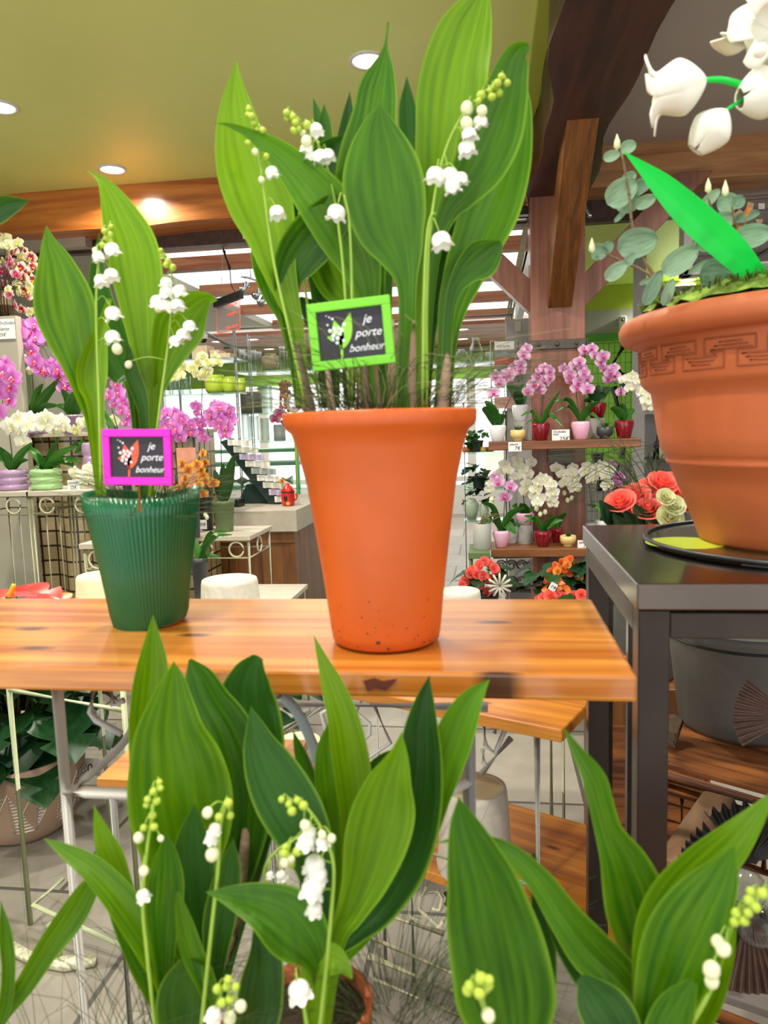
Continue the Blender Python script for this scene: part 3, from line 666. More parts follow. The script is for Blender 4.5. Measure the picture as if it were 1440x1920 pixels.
flower_stem([(280,930),(300,760),(316,640),(322,560),(320,500),(306,478)], .69, gp, [(314,530,11),(313,548,12),(333,546,13),(298,566,14),(314,574,13),(331,572,13),(352,612,12),(341,628,13),(326,640,12)], [(305,480,6),(313,490,6),(322,502,7),(310,497,6),(300,470,5)], [(243,684,7),(300,578,8)])
grass_tuft(GC+V((0, 0, .095)), 120, .035, .09, .10, gp, 9)

# ------------------------------------------------------------ lilies in front of the table (their bench is below the frame)
bn = thing('low_bench', 'plain pine bench below the camera that carries the nearest lily pots', 'bench', (0, .45, 0))
MB().box(-.62, .55, .30, .56, .68, .70).build('bench_top', m_pine2, bn, .003)
for x in (-.58, .50):
    for y in (.33, .52): MB().box(x, x+.03, y-.015, y+.015, 0, .68).build('leg', m_pine2, bn)
def front_pot(x, y, Yv, label, leaves, m=m_terra, r=.045, h=.115):
    p = aY(x, y, Yv); c = V((p.x, Yv, .70))
    t = thing('potted_lily_of_the_valley', label, 'potted plant', c)
    MB().lathe(c, [(.001, .001), (r*.7, .001), (r*.74, .006), (r*.95, h-.02), (r*1.06, h-.02), (r*1.08, h), (r*.98, h), (r*.95, h-.02)], 40).build('pot', m, t)
    MB().lathe(c, [(.0005, h-.008), (r*.96, h-.012)], 24).build('soil', m_soil, t)
    for rows, yb, yt, mm, cup in leaves:
        # leaf bases run down into the soil
        o = leaf_obj(rows, yb, yt, mm, t, cup)
    return t, c
P1, c1 = front_pot(345, 1950, .50, 'leafy lily of the valley with three flower sprays, low in front of the green pot', [
 ([(287,1153,0),(287,1195,14),(286,1250,29),(280,1310,33),(275,1380,32),(280,1500,30),(300,1700,20),(330,2000,10)], .53,.52, L_, .25),
 ([(326,1240,0),(326,1270,20),(322,1315,42),(320,1375,68),(330,1440,88),(340,1505,94),(345,1570,82),(345,1640,54),(342,1740,30),(340,2000,14)], .49,.48, L_, .22),
 ([(356,1236,3),(372,1270,28),(392,1320,42),(420,1370,52),(440,1430,62),(450,1500,62),(448,1580,46),(432,1680,28),(405,1800,16),(370,2000,10)], .53,.52, M_, .25),
 ([(484,1230,10),(470,1262,36),(463,1310,54),(472,1370,58),(480,1430,52),(480,1510,44),(465,1620,30),(430,1780,16),(380,2000,10)], .55,.55, D_, .3),
 ([(311,1560,0),(312,1600,20),(311,1650,33),(308,1705,33),(306,1765,24),(310,1850,14),(325,2000,9)], .45,.44, L_, .25),
 ([(366,1507,0),(362,1550,23),(361,1600,37),(366,1655,38),(374,1710,28),(376,1780,16),(365,2000,10)], .47,.46, D_, .25),
 ([(437,1571,0),(431,1620,20),(422,1670,29),(411,1730,30),(402,1810,20),(385,2000,10)], .46,.45, D_, .25),
 ([(82,1572,0),(125,1597,13),(175,1630,22),(225,1685,28),(268,1745,31),(305,1810,28),(335,1880,18),(350,2000,10)], .46,.44, L_, .3),
 ([(180,1650,6),(215,1680,20),(250,1740,32),(285,1810,36),(315,1880,28),(345,2000,12)], .50,.48, M_, .3),
 ([(176,1510,0),(190,1560,14),(207,1605,23),(226,1655,20),(252,1710,12),(300,1850,8),(340,2000,8)], .47,.46, L_, .25),
 ([(333,1672,3),(345,1730,16),(362,1790,20),(385,1840,18),(400,1900,14),(380,2000,9)], .44,.435, L_, .35),
 ([(360,1800,22),(345,1850,46),(345,1900,48),(350,2000,20)], .44,.435, D_, .3),
 ([(482,1738,8),(495,1790,32),(490,1850,42),(478,1920,40),(430,2020,16)], .45,.45, D_, .3)])
flower_stem([(300,2000),(275,1780),(268,1690),(275,1600),(285,1530),(297,1465)], .43, P1, [(265,1680,12)], [(297,1467,6),(285,1485,7),(278,1500,7),(291,1503,8),(283,1530,8),(276,1510,6),(287,1550,8),(272,1552,7),(300,1478,6)], [(262,1572,10),(268,1633,9),(300,1572,6)])
flower_stem([(370,2000),(395,1760),(408,1640),(412,1560),(420,1520),(428,1505)], .43, P1, [(405,1554,11),(398,1572,11)], [(425,1507,9),(413,1532,8),(430,1530,7)], [(392,1524,10),(402,1602,13)])
flower_stem([(400,2010),(428,1960),(432,1890),(425,1840)], .40, P1, [(403,1903,14)], [(425,1838,8),(410,1855,9),(440,1850,8),(430,1872,9),(414,1880,9),(423,1850,8)], [(448,1888,11),(428,1908,12)])
P2, c2 = front_pot(590, 1985, .50, 'lily of the valley in terracotta rising in front of the middle of the table', [
 ([(588,1190,0),(604,1235,10),(625,1290,22),(644,1350,30),(655,1410,35),(663,1470,34),(665,1550,26),(655,1660,20),(630,1800,15),(600,2000,10)], .53,.52, L_, .25),
 ([(470,1324,0),(478,1360,17),(488,1400,34),(505,1440,48),(530,1490,56),(558,1540,54),(585,1600,42),(600,1680,28),(602,1800,18),(590,2000,10)], .50,.50, D_, .22),
 ([(805,1267,0),(797,1310,18),(790,1370,34),(788,1430,42),(780,1500,50),(763,1560,58),(735,1620,62),(695,1690,50),(655,1740,32),(618,1800,18),(595,2000,10)], .49,.48, D_, .35),
 ([(918,1274,0),(886,1310,22),(860,1360,34),(838,1420,36),(815,1480,34),(785,1560,34),(740,1650,30),(680,1740,24),(620,1830,14),(595,2000,9)], .50,.49, M_, .3),
 ([(753,1373,0),(746,1420,22),(731,1470,46),(720,1520,60),(704,1580,58),(684,1650,42),(658,1710,27),(628,1780,16),(600,2000,10)], .465,.455, L_, .28),
 ([(386,1673,0),(430,1680,18),(482,1694,38),(528,1718,56),(564,1752,54),(592,1795,30),(598,1850,14),(590,2000,10)], .45,.42, M_, .2),
 ([(660,1835,2),(645,1812,14),(620,1800,30),(598,1815,34),(590,1850,24),(588,2000,14)], .445,.44, L_, .4),
 ([(622,1343,0),(618,1400,24),(622,1460,32),(628,1530,28),(625,1700,18),(600,2000,9)], .54,.54, M_, .3),
 ([(549,1368,0),(562,1410,11),(577,1455,15),(595,1520,14),(600,1700,10),(595,2000,7)], .56,.56, M_, .3),
 ([(772,1400,4),(720,1440,26),(690,1500,32),(660,1600,24),(620,1800,12),(600,2000,8)], .55,.55, D_, .3)], r=.042, h=.175)
flower_stem([(592,2000),(610,1830),(622,1700),(625,1620),(605,1560),(575,1515),(540,1497)], .43, P2, [(583,1560,13),(577,1577,16),(602,1580,12),(594,1620,19),(598,1640,18),(590,1665,20),(592,1705,14)], [(530,1500,7),(545,1522,9),(567,1510,9),(540,1508,7),(556,1500,7),(535,1600,9),(560,1597,9),(572,1595,8)], [(570,1547,10),(536,1618,9),(602,1565,8),(620,1572,8)])
flower_stem([(590,2000),(560,1780),(520,1690),(498,1650),(500,1620),(525,1590),(560,1570)], .47, P2, [(525,1642,10),(505,1640,7)], [(538,1590,8),(545,1622,7)], [(542,1612,9)])
flower_stem([(588,2000),(572,1900),(555,1825)], .42, P2, [(557,1857,20)])
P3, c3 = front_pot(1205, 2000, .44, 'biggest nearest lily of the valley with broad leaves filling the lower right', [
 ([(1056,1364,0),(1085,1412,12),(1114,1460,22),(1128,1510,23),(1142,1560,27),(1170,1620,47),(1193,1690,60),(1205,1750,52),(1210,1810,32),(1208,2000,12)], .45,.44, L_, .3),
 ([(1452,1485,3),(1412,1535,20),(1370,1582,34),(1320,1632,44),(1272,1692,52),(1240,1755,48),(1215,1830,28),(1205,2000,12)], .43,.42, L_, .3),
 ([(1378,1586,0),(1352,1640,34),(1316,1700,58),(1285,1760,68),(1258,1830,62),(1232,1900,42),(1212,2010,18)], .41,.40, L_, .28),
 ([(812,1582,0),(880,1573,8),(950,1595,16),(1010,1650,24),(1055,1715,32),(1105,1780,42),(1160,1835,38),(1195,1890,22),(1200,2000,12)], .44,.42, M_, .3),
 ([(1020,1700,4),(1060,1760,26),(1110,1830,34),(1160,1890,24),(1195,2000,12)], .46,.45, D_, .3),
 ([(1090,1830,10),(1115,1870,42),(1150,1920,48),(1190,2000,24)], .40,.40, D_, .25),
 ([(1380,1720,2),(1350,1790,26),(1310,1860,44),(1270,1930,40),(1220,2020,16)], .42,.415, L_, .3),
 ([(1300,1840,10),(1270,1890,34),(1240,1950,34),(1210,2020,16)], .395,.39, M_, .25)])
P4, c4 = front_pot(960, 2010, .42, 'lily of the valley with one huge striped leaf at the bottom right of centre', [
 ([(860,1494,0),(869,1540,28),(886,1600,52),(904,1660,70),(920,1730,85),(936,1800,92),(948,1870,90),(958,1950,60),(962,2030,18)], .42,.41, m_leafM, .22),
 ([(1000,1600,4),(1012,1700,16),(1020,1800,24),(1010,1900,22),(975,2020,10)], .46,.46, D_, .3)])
flower_stem([(955,2020),(925,1960),(912,1905),(895,1860),(890,1835)], .375, P4, [], [(898,1835,12),(884,1850,11),(906,1850,13),(914,1838,10),(880,1857,11),(896,1863,12),(912,1848,11)], [(912,1903,13)])
flower_stem([(1240,2000),(1320,1880),(1358,1780),(1375,1725),(1400,1690),(1440,1665)], .395, P3, [], [(1432,1675,11),(1408,1690,11),(1420,1702,10),(1383,1712,10),(1398,1728,10),(1405,1712,9),(1410,1672,9),(1380,1730,9)], [(1360,1780,14),(1349,1766,12),(1338,1818,16),(1338,1840,13)])
P0, c0 = front_pot(-170, 1960, .46, 'lily of the valley at the lower left corner with one long twisting leaf', [
 ([(180,1636,6),(165,1668,20),(132,1722,26),(88,1782,22),(45,1850,18),(0,1910,14),(-50,2010,9)], .46,.45, L_, .3),
 ([(2,1690,0),(10,1750,11),(16,1820,12),(5,1900,12),(-40,2010,9)], .45,.45, L_, .3)])
grass_tuft(c2+V((.06, 0, .165)), 150, .05, .10, .14, P2, 12, rad=.00035)
grass_tuft(c0+V((.12, .02, .09)), 60, .05, .12, .16, P0, 13, rad=.00035)
grass_tuft(c1+V((-.03, .03, .10)), 60, .05, .14, .12, P1, 14, rad=.00035)
grass_tuft(c4+V((0, .02, .10)), 40, .04, .12, .1, P4, 15, rad=.00035)
# dark leaf tip entering at the left edge
lp = thing('broad_leaf_plant', 'plant whose dark leaf tip enters at the left edge below the lamp', 'potted plant', (-.78, .72, 1.10))
MB().lathe((-.78, .72, 1.10), [(.001, .001), (.035, .001), (.05, .11), (.048, .11), (.046, .10), (.001, .098)], 24).build('pot', m_terra, lp)
leaf_obj([(55,377,0),(30,382,14),(0,392,22),(-50,430,22),(-130,560,16),(-200,760,10),(-215,985,8)], .72, .70, D_, lp, .3)
twig = MB().tube([aY(440,1750,.52), aY(452,1690,.52), aY(455,1620,.52), aY(470,1500,.54)], .004, 8, 3)
twig.tube([aY(440,1750,.52), V((c1.x+.02, .50, .86))], .004, 8)
twig.build('bark_stick', m_bark, P1)
# ------------------------------------------------------------ big terracotta pot on the steel table
TC = V((.372, .925, 1.15))
tp = thing('planted_terracotta_pot', 'big terracotta pot with Greek key band, moss and eucalyptus, on the steel table', 'potted plant', TC)
tprof = [(.001, .006), (.120, .004), (.123, .008), (.1265, .02), (.1345, .040), (.148, .072), (.156, .094), (.1595, .0965), (.1615, .100), (.1600, .103), (.1625, .1065), (.1660, .112), (.1700, .130), (.1770, .172), (.1785, .180), (.186, .186), (.1905, .192), (.193, .232), (.1935, .237), (.203, .236), (.211, .239), (.2155, .246), (.2160, .254), (.212, .262), (.204, .266), (.195, .265), (.188, .258), (.186, .240), (.17, .17)]
MB().lathe(TC, tprof, 96).build('pot', m_terra, tp)
mo = MB(); rr = random.Random(3)
def mossf(u, v):
    a = u*2*pi; r = v*.192; x, y = cos(a)*r, sin(a)*r
    return TC+V((x, y, .272+.020*(1-v**6)+.004*sin(x*130)*cos(y*120)+rr.uniform(-.002, .002)))
mo.grid(120, 26, mossf)
for i in range(2600):
    a = rr.random()*2*pi; r = .190*sqrt(rr.random()); p = TC+V((cos(a)*r, sin(a)*r, .278+.014*(1-(r/.19)**5)))
    mo.tube([p, p+V((rr.uniform(-.006, .006), rr.uniform(-.006, .006), rr.uniform(.003, .009)))], [.0016, .0006], 3)
mo.build('moss', m_moss, tp, kind='stuff')
# key pattern drawn on the collar
def col_pt(a, z): # a = angle round the pot, z above base
    r = .1905+(z-.192)/(.232-.192)*.0025+.0003
    return TC+V((cos(a)*r, sin(a)*r, z))
gk = MB(); n_rep = 19; da = 2*pi/n_rep
def gl(pts, r=.0011):
    P = []
    for i in range(len(pts)-1):
        a, b = pts[i], pts[i+1]
        for k in range(3): t = k/3; P.append(col_pt(a[0]+(b[0]-a[0])*t, a[1]+(b[1]-a[1])*t))
    P.append(col_pt(*pts[-1])); gk.tube(P, r, 5)
for i in range(n_rep):
    if sin(radians(-151.5)+i*da) > .65: continue
    a0 = radians(-151.5)+i*da; zt, zb, s = .228, .199, da
    gl([(a0+.65*s, zt-.016), (a0+.45*s, zt-.016), (a0+.45*s, zt), (a0+1.28*s, zt), (a0+1.28*s, zt-.013), (a0+1.0*s, zt-.013), (a0+1.0*s, zb), (a0+1.78*s, zb), (a0+1.78*s, zb+.016), (a0+1.56*s, zb+.016)])
    for k, (x0, x1) in enumerate(((.71, 1.08), (.62, 1.16), (.56, 1.22))): gl([(a0+x0*s, zt-.0045-.0035*k), (a0+x1*s, zt-.0045-.0035*k)], .001)
    for k, (x0, x1) in enumerate(((.19, .55), (.13, .62), (.07, .68))): gl([(a0+x0*s, zb+.0045+.0035*k), (a0+x1*s, zb+.0045+.0035*k)], .001)
gk.build('greek_key_relief', m_terradark, tp)
# disc under it
ds = thing('glass_disc', 'round black rimmed glass disc under the big terracotta pot', 'tray', (TC.x, TC.y, 1.15))
MB().lathe((TC.x, TC.y, 1.15), [(.0005, .0), (.181, .0), (.181, .004), (.0005, .004)], 96, smooth=False).build('glass_plate', mat('dark_glass', '#22301c', .03, var=0, coat=1), ds)
rim = MB().tube([(TC.x+cos(i*pi/48)*.183, TC.y+sin(i*pi/48)*.183, 1.1545) for i in range(96)], .0035, 8, 0, True); rim.build('rim', m_black, ds)
refl = MB(); p = aZ(1285, 1017, 1.1545)
refl.lathe((p.x, p.y, 1.1542), [(.0001, .0002), (.045, 0)], 32); refl.build('painted_reflection', m_limeglass, ds)  # lime patch paints the green ceiling's reflection onto the glass plate
# eucalyptus sprigs: stem path and leaves (x, y, halflen, halfwid, angle deg)
def round_leaf(x, y, a, b, ang, Yv, parent, lean=0, m=m_euca):
    c = aY(x, y, Yv); k = px2m(c); A, B = a*k, b*k; t = radians(ang)
    vd = (EYE-c).normalized(); rx = V((0, 0, 1)).cross(vd).normalized(); uy = vd.cross(rx).normalized()
    e1 = rx*cos(t)+uy*sin(t); e2 = -rx*sin(t)+uy*cos(t); mb = MB()
    def fn(u, v):
        s = (v-.5)*2; ww = sqrt(max(0, 1-s*s))*(1-.12*s); q = (u-.5)*2
        return c+e1*A*s+e2*B*ww*q+vd*(.25*B*abs(q)**1.5-.15*A*s*s+lean*A*q)
    mb.grid(6, 12, fn); return mb.build('eucalyptus_leaf', m, parent)
def sprig(path, Ys, leaves, parent, r=.0022, tips=()):
    n = len(path); P = [aY(x, y, Ys[0]+(Ys[1]-Ys[0])*i/(n-1)) for i, (x, y) in enumerate(path)]
    s = MB().tube(P, [r, r*.45], 7, 4).build('twig', m_bark, parent)
    for (x, y, a, b, g) in leaves: round_leaf(x, y, a, b, g, Ys[1]+(Ys[0]-Ys[1])*.4+rnd.uniform(-.02, .02), s)
    for (x, y) in tips:
        c = aY(x, y, Ys[1]); mb = MB().lathe(c-V((0, 0, .007)), [(.0005, 0), (.0035, .003), (.003, .008), (.0003, .016)], 8); mb.build('leaf_tip', m_budcream, s)
sprig([(1275,585),(1245,540),(1215,500),(1198,470),(1185,420),(1180,370),(1172,320),(1165,285)], (.86, .84),
 [(1178,275,15,12,10),(1147,292,16,10,10),(1180,332,14,10,20),(1165,360,32,24,35),(1195,352,30,14,20),(1178,378,24,20,0),(1210,378,20,12,20),(1164,404,16,5,40),(1195,455,37,27,10),(1180,487,14,9,50),(1155,508,24,14,35)], tp, tips=[(1157,268)])
sprig([(1275,585),(1235,530),(1200,505),(1170,492),(1135,475)], (.86, .84), [(1123,472,16,15,0),(1140,463,12,10,50),(1275,488,38,22,35),(1224,540,34,13,65),(1253,548,26,10,70),(1212,527,14,5,20)], tp, tips=[(1110,462)])
sprig([(1410,535),(1400,490),(1390,450),(1380,420),(1372,385)], (.85, .83), [(1365,380,20,18,0),(1385,378,12,12,30),(1355,415,22,18,20),(1400,405,24,9,10),(1410,442,34,22,5),(1375,465,30,8,15),(1345,515,32,30,0),(1385,512,26,9,50),(1425,512,26,14,20)], tp, .0026, tips=[(1360,355)])
sprig([(1410,535),(1392,455),(1400,405)], (.85, .82), [(1325,455,18,16,0),(1310,447,14,6,40)], tp)
sprig([(1360,560),(1340,460),(1335,400),(1328,370)], (.90, .88), [(1332,372,22,10,40),(1310,500,22,6,30)], tp, tips=[(1328,350)])
for i, (x, y) in enumerate(((1385,430),(1402,395))): round_leaf(x, y, 9, 5, 60, .83, tp, m=mat('orange_bud%d' % i, '#b86a2c', .6, var=0))
# artificial giant lily sprays, stuck in the same pot
ga = thing('artificial_lily_spray', 'oversized foam lily spray with bright green strap leaf in the big terracotta pot', 'artificial flower', (.50, .80, 1.41))
leaf_obj([(1168,283,0),(1200,310,9),(1240,346,20),(1290,395,28),(1340,440,29),(1380,478,26),(1410,510,20),(1440,545,14),(1470,590,8)], .84, .74, m_artleaf, ga, .25, 'strap_leaf')
S1 = [aY(1640,560,.86), aY(1560,330,.80), aY(1470,215,.76), aY(1432,185,.75), (aY(1395,162,.74)), aY(1355,150,.73), aY(1322,150,.73)]
MB().tube(S1, [.0048, .0024], 8, 5).build('stem', m_artleaf, ga)
MB().tube([aY(1415,172,.745), aY(1390,188,.74), aY(1364,205,.735)], .0016, 7, 3).build('stem', m_artleaf, ga)
MB().tube([aY(1470,215,.76), aY(1465,100,.76), aY(1440,20,.76), aY(1432,-20,.76)], .002, 7, 3).build('stem', m_artleaf, ga)
def foam_bell(c, axis, L, Rr, parent, curl=1.0, petals=3, closed=False, seed=0):
    """petalled bell hanging along axis from point c"""
    ax = V(axis).normalized(); e1, e2, _ = basis(ax); 
    for k in range(petals):
        a0 = 2*pi*k/petals+seed; mb = MB()
        def fn(u, v):
            half = (pi/petals)*1.15
            wv = 1.0 if v < .55 else max(.06, 1-((v-.55)/.45)**2*(.3 if closed else .62))
            a = a0+(u-.5)*2*half*wv
            r = Rr*sin(min(1, v*1.9)*pi/2)**.8
            if closed: r *= (1-.62*(max(0, v-.45)/.55)**1.5)
            else: r *= (1-.30*max(0, min(1, (v-.4)/.35))) ; 
            z = L*v
            if not closed and v > .78: q = (v-.78)/.22; r += Rr*.75*curl*q*q; z = L*(v-.05*q*q)
            r *= 1+.06*cos((u-.5)*pi)
            return c+ax*z+(e1*cos(a)+e2*sin(a))*r
        mb.grid(12, 18, fn); o = mb.build('foam_petal', m_foam, parent)
        so = o.modifiers.new('thick', 'SOLIDIFY'); so.thickness = .0014
c = aY(1324, 150, .73); foam_bell(c, V((-1, .30, -.10)), .050, .0222, ga, 1.0, 6, seed=.0)
c = aY(1362, 207, .735); foam_bell(c, V((-.62, .25, -.75)), .038, .0165, ga, 0, 3, closed=True, seed=.3)
c = aY(1432, 5, .76); foam_bell(c, V((-.45, .2, -.85)), .042, .02, ga, 1.0, 3, seed=1)
c = aY(1455, 60, .74); foam_bell(c, V((-.35, -.9, -.1)), .03, .024, ga, 1.0, 6, seed=0)
c = aY(1462, 165, .74); foam_bell(c, V((-.9, -.1, -.2)), .035, .02, ga, 0, 3, closed=True)
MB().ball(aY(1425, 95, .712), .006, 12, 8).build('flower_centre', m_foam, ga)

# ------------------------------------------------------------ bouquet behind the steel table
rosem = mat('coral_rose', '#ff8073', .55, var=.12, scale=30, transl=.25)
bst = thing('flower_stand', 'low stand behind the steel table holding the coral rose bouquet', 'stand', (.42, 1.42, 0))
MB().box(.22, .80, 1.26, 1.60, .98, 1.0).build('top', m_darksteel, bst)
for x in (.24, .78):
    for y in (1.29, 1.57): MB().box(x-.01, x+.01, y-.01, y+.01, 0, .98).build('leg', m_darksteel, bst)
def rose(c, r, parent, name='rose_bloom', m=None, tilt=(0, -.5, .8), layers=5, seed=0):
    rr = random.Random(seed); ax = V(tilt).normalized(); e1, e2, _ = basis(ax); mb = MB()
    for L in range(layers):
        npet = 3+L; R0 = r*(.18+.82*L/(layers-1))
        for k in range(npet):
            a0 = 2*pi*k/npet+L*.9+rr.random()*.4
            def fn(u, v):
                a = a0+(u-.5)*2*(pi/npet)*1.35*(1-.2*v*v); rad = R0*(.35+.65*v**.7)*(1+.12*v*v*L/layers)
                z = r*(.95-.12*L)*v*(1-.25*v*L/layers)-.0
                return V(c)+(e1*cos(a)+e2*sin(a))*rad+ax*(z+r*.05*sin(u*pi)*v)
            mb.grid(6, 5, fn)
    return mb.build(name, m or rosem, parent)
bq = thing('rose_bouquet', 'cellophane wrapped coral rose bouquet with cream lisianthus buds behind the steel table', 'bouquet', (.40, 1.40, 1.0))
for i, (x, y, r) in enumerate(((1165,935,26),(1190,925,28),(1222,915,30),(1215,950,26),(1250,930,30),(1262,905,30),(1232,965,24),(1280,930,30),(1180,950,20),(1300,915,28),(1240,900,26))):
    c = aY(x, y, 1.36+.03*(i % 3)); rose(c-V((0, 0, r*px2m(c)*.4)), r*px2m(c)*1.05, bq, seed=i, tilt=(-.3+.05*i, -.6, .75))
for i, (x, y, r) in enumerate(((1246,926,17),(1262,942,20),(1253,965,24))):
    c = aY(x, y, 1.28); rose(c-V((0, 0, .008)), r*px2m(c), bq, 'cream_bud', mat('lisianthus_cream%d' % i, '#e8ecc0', .5, var=.06, transl=.2), layers=4, seed=i+50, tilt=(.1, -.8, .5))
for i, (x, y) in enumerate(((1150,965),(1185,978),(1165,985),(1225,985),(1205,968),(1140,960))):
    leaf_obj([(x-16,y-22,2),(x,y,15),(x+10,y+16,14),(x+22,y+32,4)], 1.36, 1.34, m_anth, bq, .3)
cel = mat('cellophane', '#ffffff', .12, trans=.95, var=0, ior=1.08)
def cone(u, v):
    a = -pi*.95+u*pi*.95*1.0; r = .05+.13*v; return V((.46, 1.44, 1.0))+V((cos(a)*r*1.3, sin(a)*r*.85, .165*v+.012*sin(u*40)*v))
MB().grid(60, 8, cone).build('cellophane', cel, bq)
MB().tube([(.42, 1.42, 1.0), (.42, 1.42, 1.10)], .02, 10).build('stems', m_stemg, bq)
gr = MB(); rr = random.Random(11)
for i in range(34):
    a = aY(1235+rr.uniform(-25, 40), 985, 1.42); b = aY(1190+rr.uniform(-70, 60), 880+rr.uniform(-70, 40), 1.40); e = aY(rr.uniform(1020, 1230), rr.uniform(835, 960), 1.36)
    gr.tube([a, a.lerp(b, .6)+V((0, 0, .02)), b, e], [.0011, .0004], 3, 4)
for (p) in ([(1215,985),(1160,870),(1100,845),(1030,845)],[(1220,985),(1175,860),(1090,852),(1022,856)],[(1215,985),(1140,905),(1090,915),(1060,960)],[(1215,985),(1150,900),(1085,925),(1058,975)]):
    gr.tube([aY(x, y, 1.38) for x, y in p], [.001, .0005], 3, 5)
gr.build('bear_grass', m_grass, bq, kind='stuff')

# ------------------------------------------------------------ rattan shelves, buckets and the black feather flower
rt = thing('rattan_table', 'brown rattan side table under the steel table holding the black bucket', 'table', (.335, 1.30, 0))
zt = .62
MB().box(.335, 1.0, 1.30, 1.72, zt-.012, zt).build('tabletop', m_rattan, rt, .003)
for z in (zt-.022, zt-.048):
    tube_part('rail', [(.325, 1.29, z), (1.0, 1.29, z)], .0125, m_rattan, rt, 10); tube_part('rail', [(.325, 1.29, z), (.325, 1.73, z)], .0125, m_rattan, rt, 10)
for x, y in ((.335, 1.30), (.335, 1.72), (.98, 1.30), (.98, 1.72)): tube_part('leg', [(x, y, zt-.02), (x-.01, y, 0)], .013, m_rattan, rt, 10)
tube_part('rail', [(.335, 1.30, zt-.16), (1.0, 1.30, zt-.16)], .011, m_rattan, rt)
for a in (.37, .52, .67, .82):
    lat = MB()
    for x in (a, a+.045, a+.10): lat.tube([(x, 1.30, zt-.05), (x, 1.30, zt-.155)], .0055, 6)
    for z in (zt-.085, zt-.12): lat.tube([(a, 1.30, z), (a+.10, 1.30, z+.006)], .004, 6)
    lat.build('lattice', m_rattan, rt)
tube_part('bent_cane', [(.345, 1.31, .25), (.345, 1.31, .42), (.37, 1.31, .455), (.42, 1.31, .46)], .006, m_rattan, rt, 8, 4)
rt.location = (.300, 1.505, 0); rt.rotation_euler.z = radians(-33)
lg = thing('driftwood_log', 'short bare wood log beside the big bucket on the rattan table', 'log', aZ(1250, 1405, zt)); MB().tube([aZ(1250, 1405, zt)+V((0, .01, .005)), aY(1266, 1350, 1.60)], [.020, .018], 12).build('log_body', m_bark, lg)
def bucket(c, r, h, label, group=None):
    t = thing('bucket', label, 'bucket', c, group)
    MB().lathe(c, [(.001, .002), (r*.80, .001), (r*.82, .01), (r*.97, h*.9), (r*.98, h*.93), (r*1.0, h), (r*.975, h), (r*.96, h*.93), (r*.80, .02), (.001, .015)], 56).build('bucket_body', m_bucket, t)
    MB().lathe(c, [(r*.965, h*.865), (r*.985, h*.865), (r*.99, h*.885), (r*.97, h*.885)], 56).build('rim_band', m_black, t)
bucket(V((.553, 1.695, zt)), .165, .232, 'big dusty black plastic bucket standing on the rattan table under the steel table')
bucket(V((.40, 2.08, .60)), .12, .25, 'black bucket mostly hidden behind the big dusty one')
bx = thing('wooden_crate', 'low wooden crate holding up the bucket behind the rattan table', 'crate', (.42, 2.08, 0)); MB().box(.27, .55, 1.955, 2.21, 0, .60).build('crate_body', m_panelwood, bx, .004); MB().box(.30, .52, 1.948, 1.955, .1, .5).build('panel', m_rattan, bx)
F_ = aZ(1300, 1862, .40)
ch = thing('rustic_wooden_seat', 'rough bare wooden rail seat standing lower right below the rattan table', 'seat', (.28, .96, 0))
MB().beam((.245, .975, .585), (.275, 1.25, .585), .06, .03).build('armrest', wood('driftwood', '#6e4a30', '#a5805c', .7, (14, 3, 14)), ch, .008)
MB().box(.28, .66, .96, 1.22, .40, .415).build('seat_board', m_greywood, ch, .003)
tube_part('rail', [(.27, .95, .385), (.67, .95, .385)], .012, m_rattan, ch)
for x, y in ((.25, .99), (.27, 1.22), (.65, .97), (.65, 1.20)): tube_part('leg', [(x, y, .57 if x < .4 else .40), (x, y, 0)], .011, m_rattan, ch)
tube_part('rail', [(.27, .95, .25), (.67, .95, .25)], .009, m_rattan, ch)
ch.location = (F_.x, F_.y, 0); ch.rotation_euler.z = radians(-24)
# feather flower
fe = thing('feather_flower', 'black pleated feather flower with clear glass balls at the right edge above the wooden seat', 'ornament', (.47, 1.08, .415))
m_feather = mat('black_feather', '#1e1a1d', .35, var=.4, scale=60, stretch=(1, 6, 1)); m_brownf = mat('brown_pleats', '#5a4238', .4, var=.3, scale=50)
def fan(px, py, R0, a0, a1, Yv, m, n=9, name='pleated_fan', inner=.15):
    c = aY(px, py, Yv); k = px2m(c); mb = MB()
    def fn(u, v):
        a = a0+(a1-a0)*u; r = R0*k*(inner+(1-inner)*v); return c+V((cos(a)*r, -.012*v+.006*cos(u*2*pi*n)*v, sin(a)*r*(1+.03*cos(u*2*pi*n))))
    mb.grid(n*6, 6, fn); return mb.build(name, m, fe)
for args in ((1405,1640,150,radians(60),radians(125),1.06,m_feather,9),(1405,1640,135,radians(130),radians(178),1.05,m_feather,7),(1405,1620,130,radians(20),radians(70),1.05,m_feather,8),(1400,1690,135,radians(205),radians(262),1.04,m_feather,8),(1405,1700,165,radians(255),radians(300),1.03,m_brownf,8),(1410,1690,125,radians(180),radians(212),1.06,m_feather,6),(1430,1650,140,radians(-40),radians(30),1.05,m_feather,9)): fan(*args)
for x, y, r in ((1398,1665,37),(1420,1735,40),(1455,1690,34)):
    c = aY(x, y, 1.0); MB().ball(c, r*px2m(c), 24, 16).build('glass_ball', m_glass, fe)
tube_part('stem', [aY(1415,1700,1.04), V((.50, 1.07, .44)), V((.49, 1.08, .415))], .005, m_black, fe)
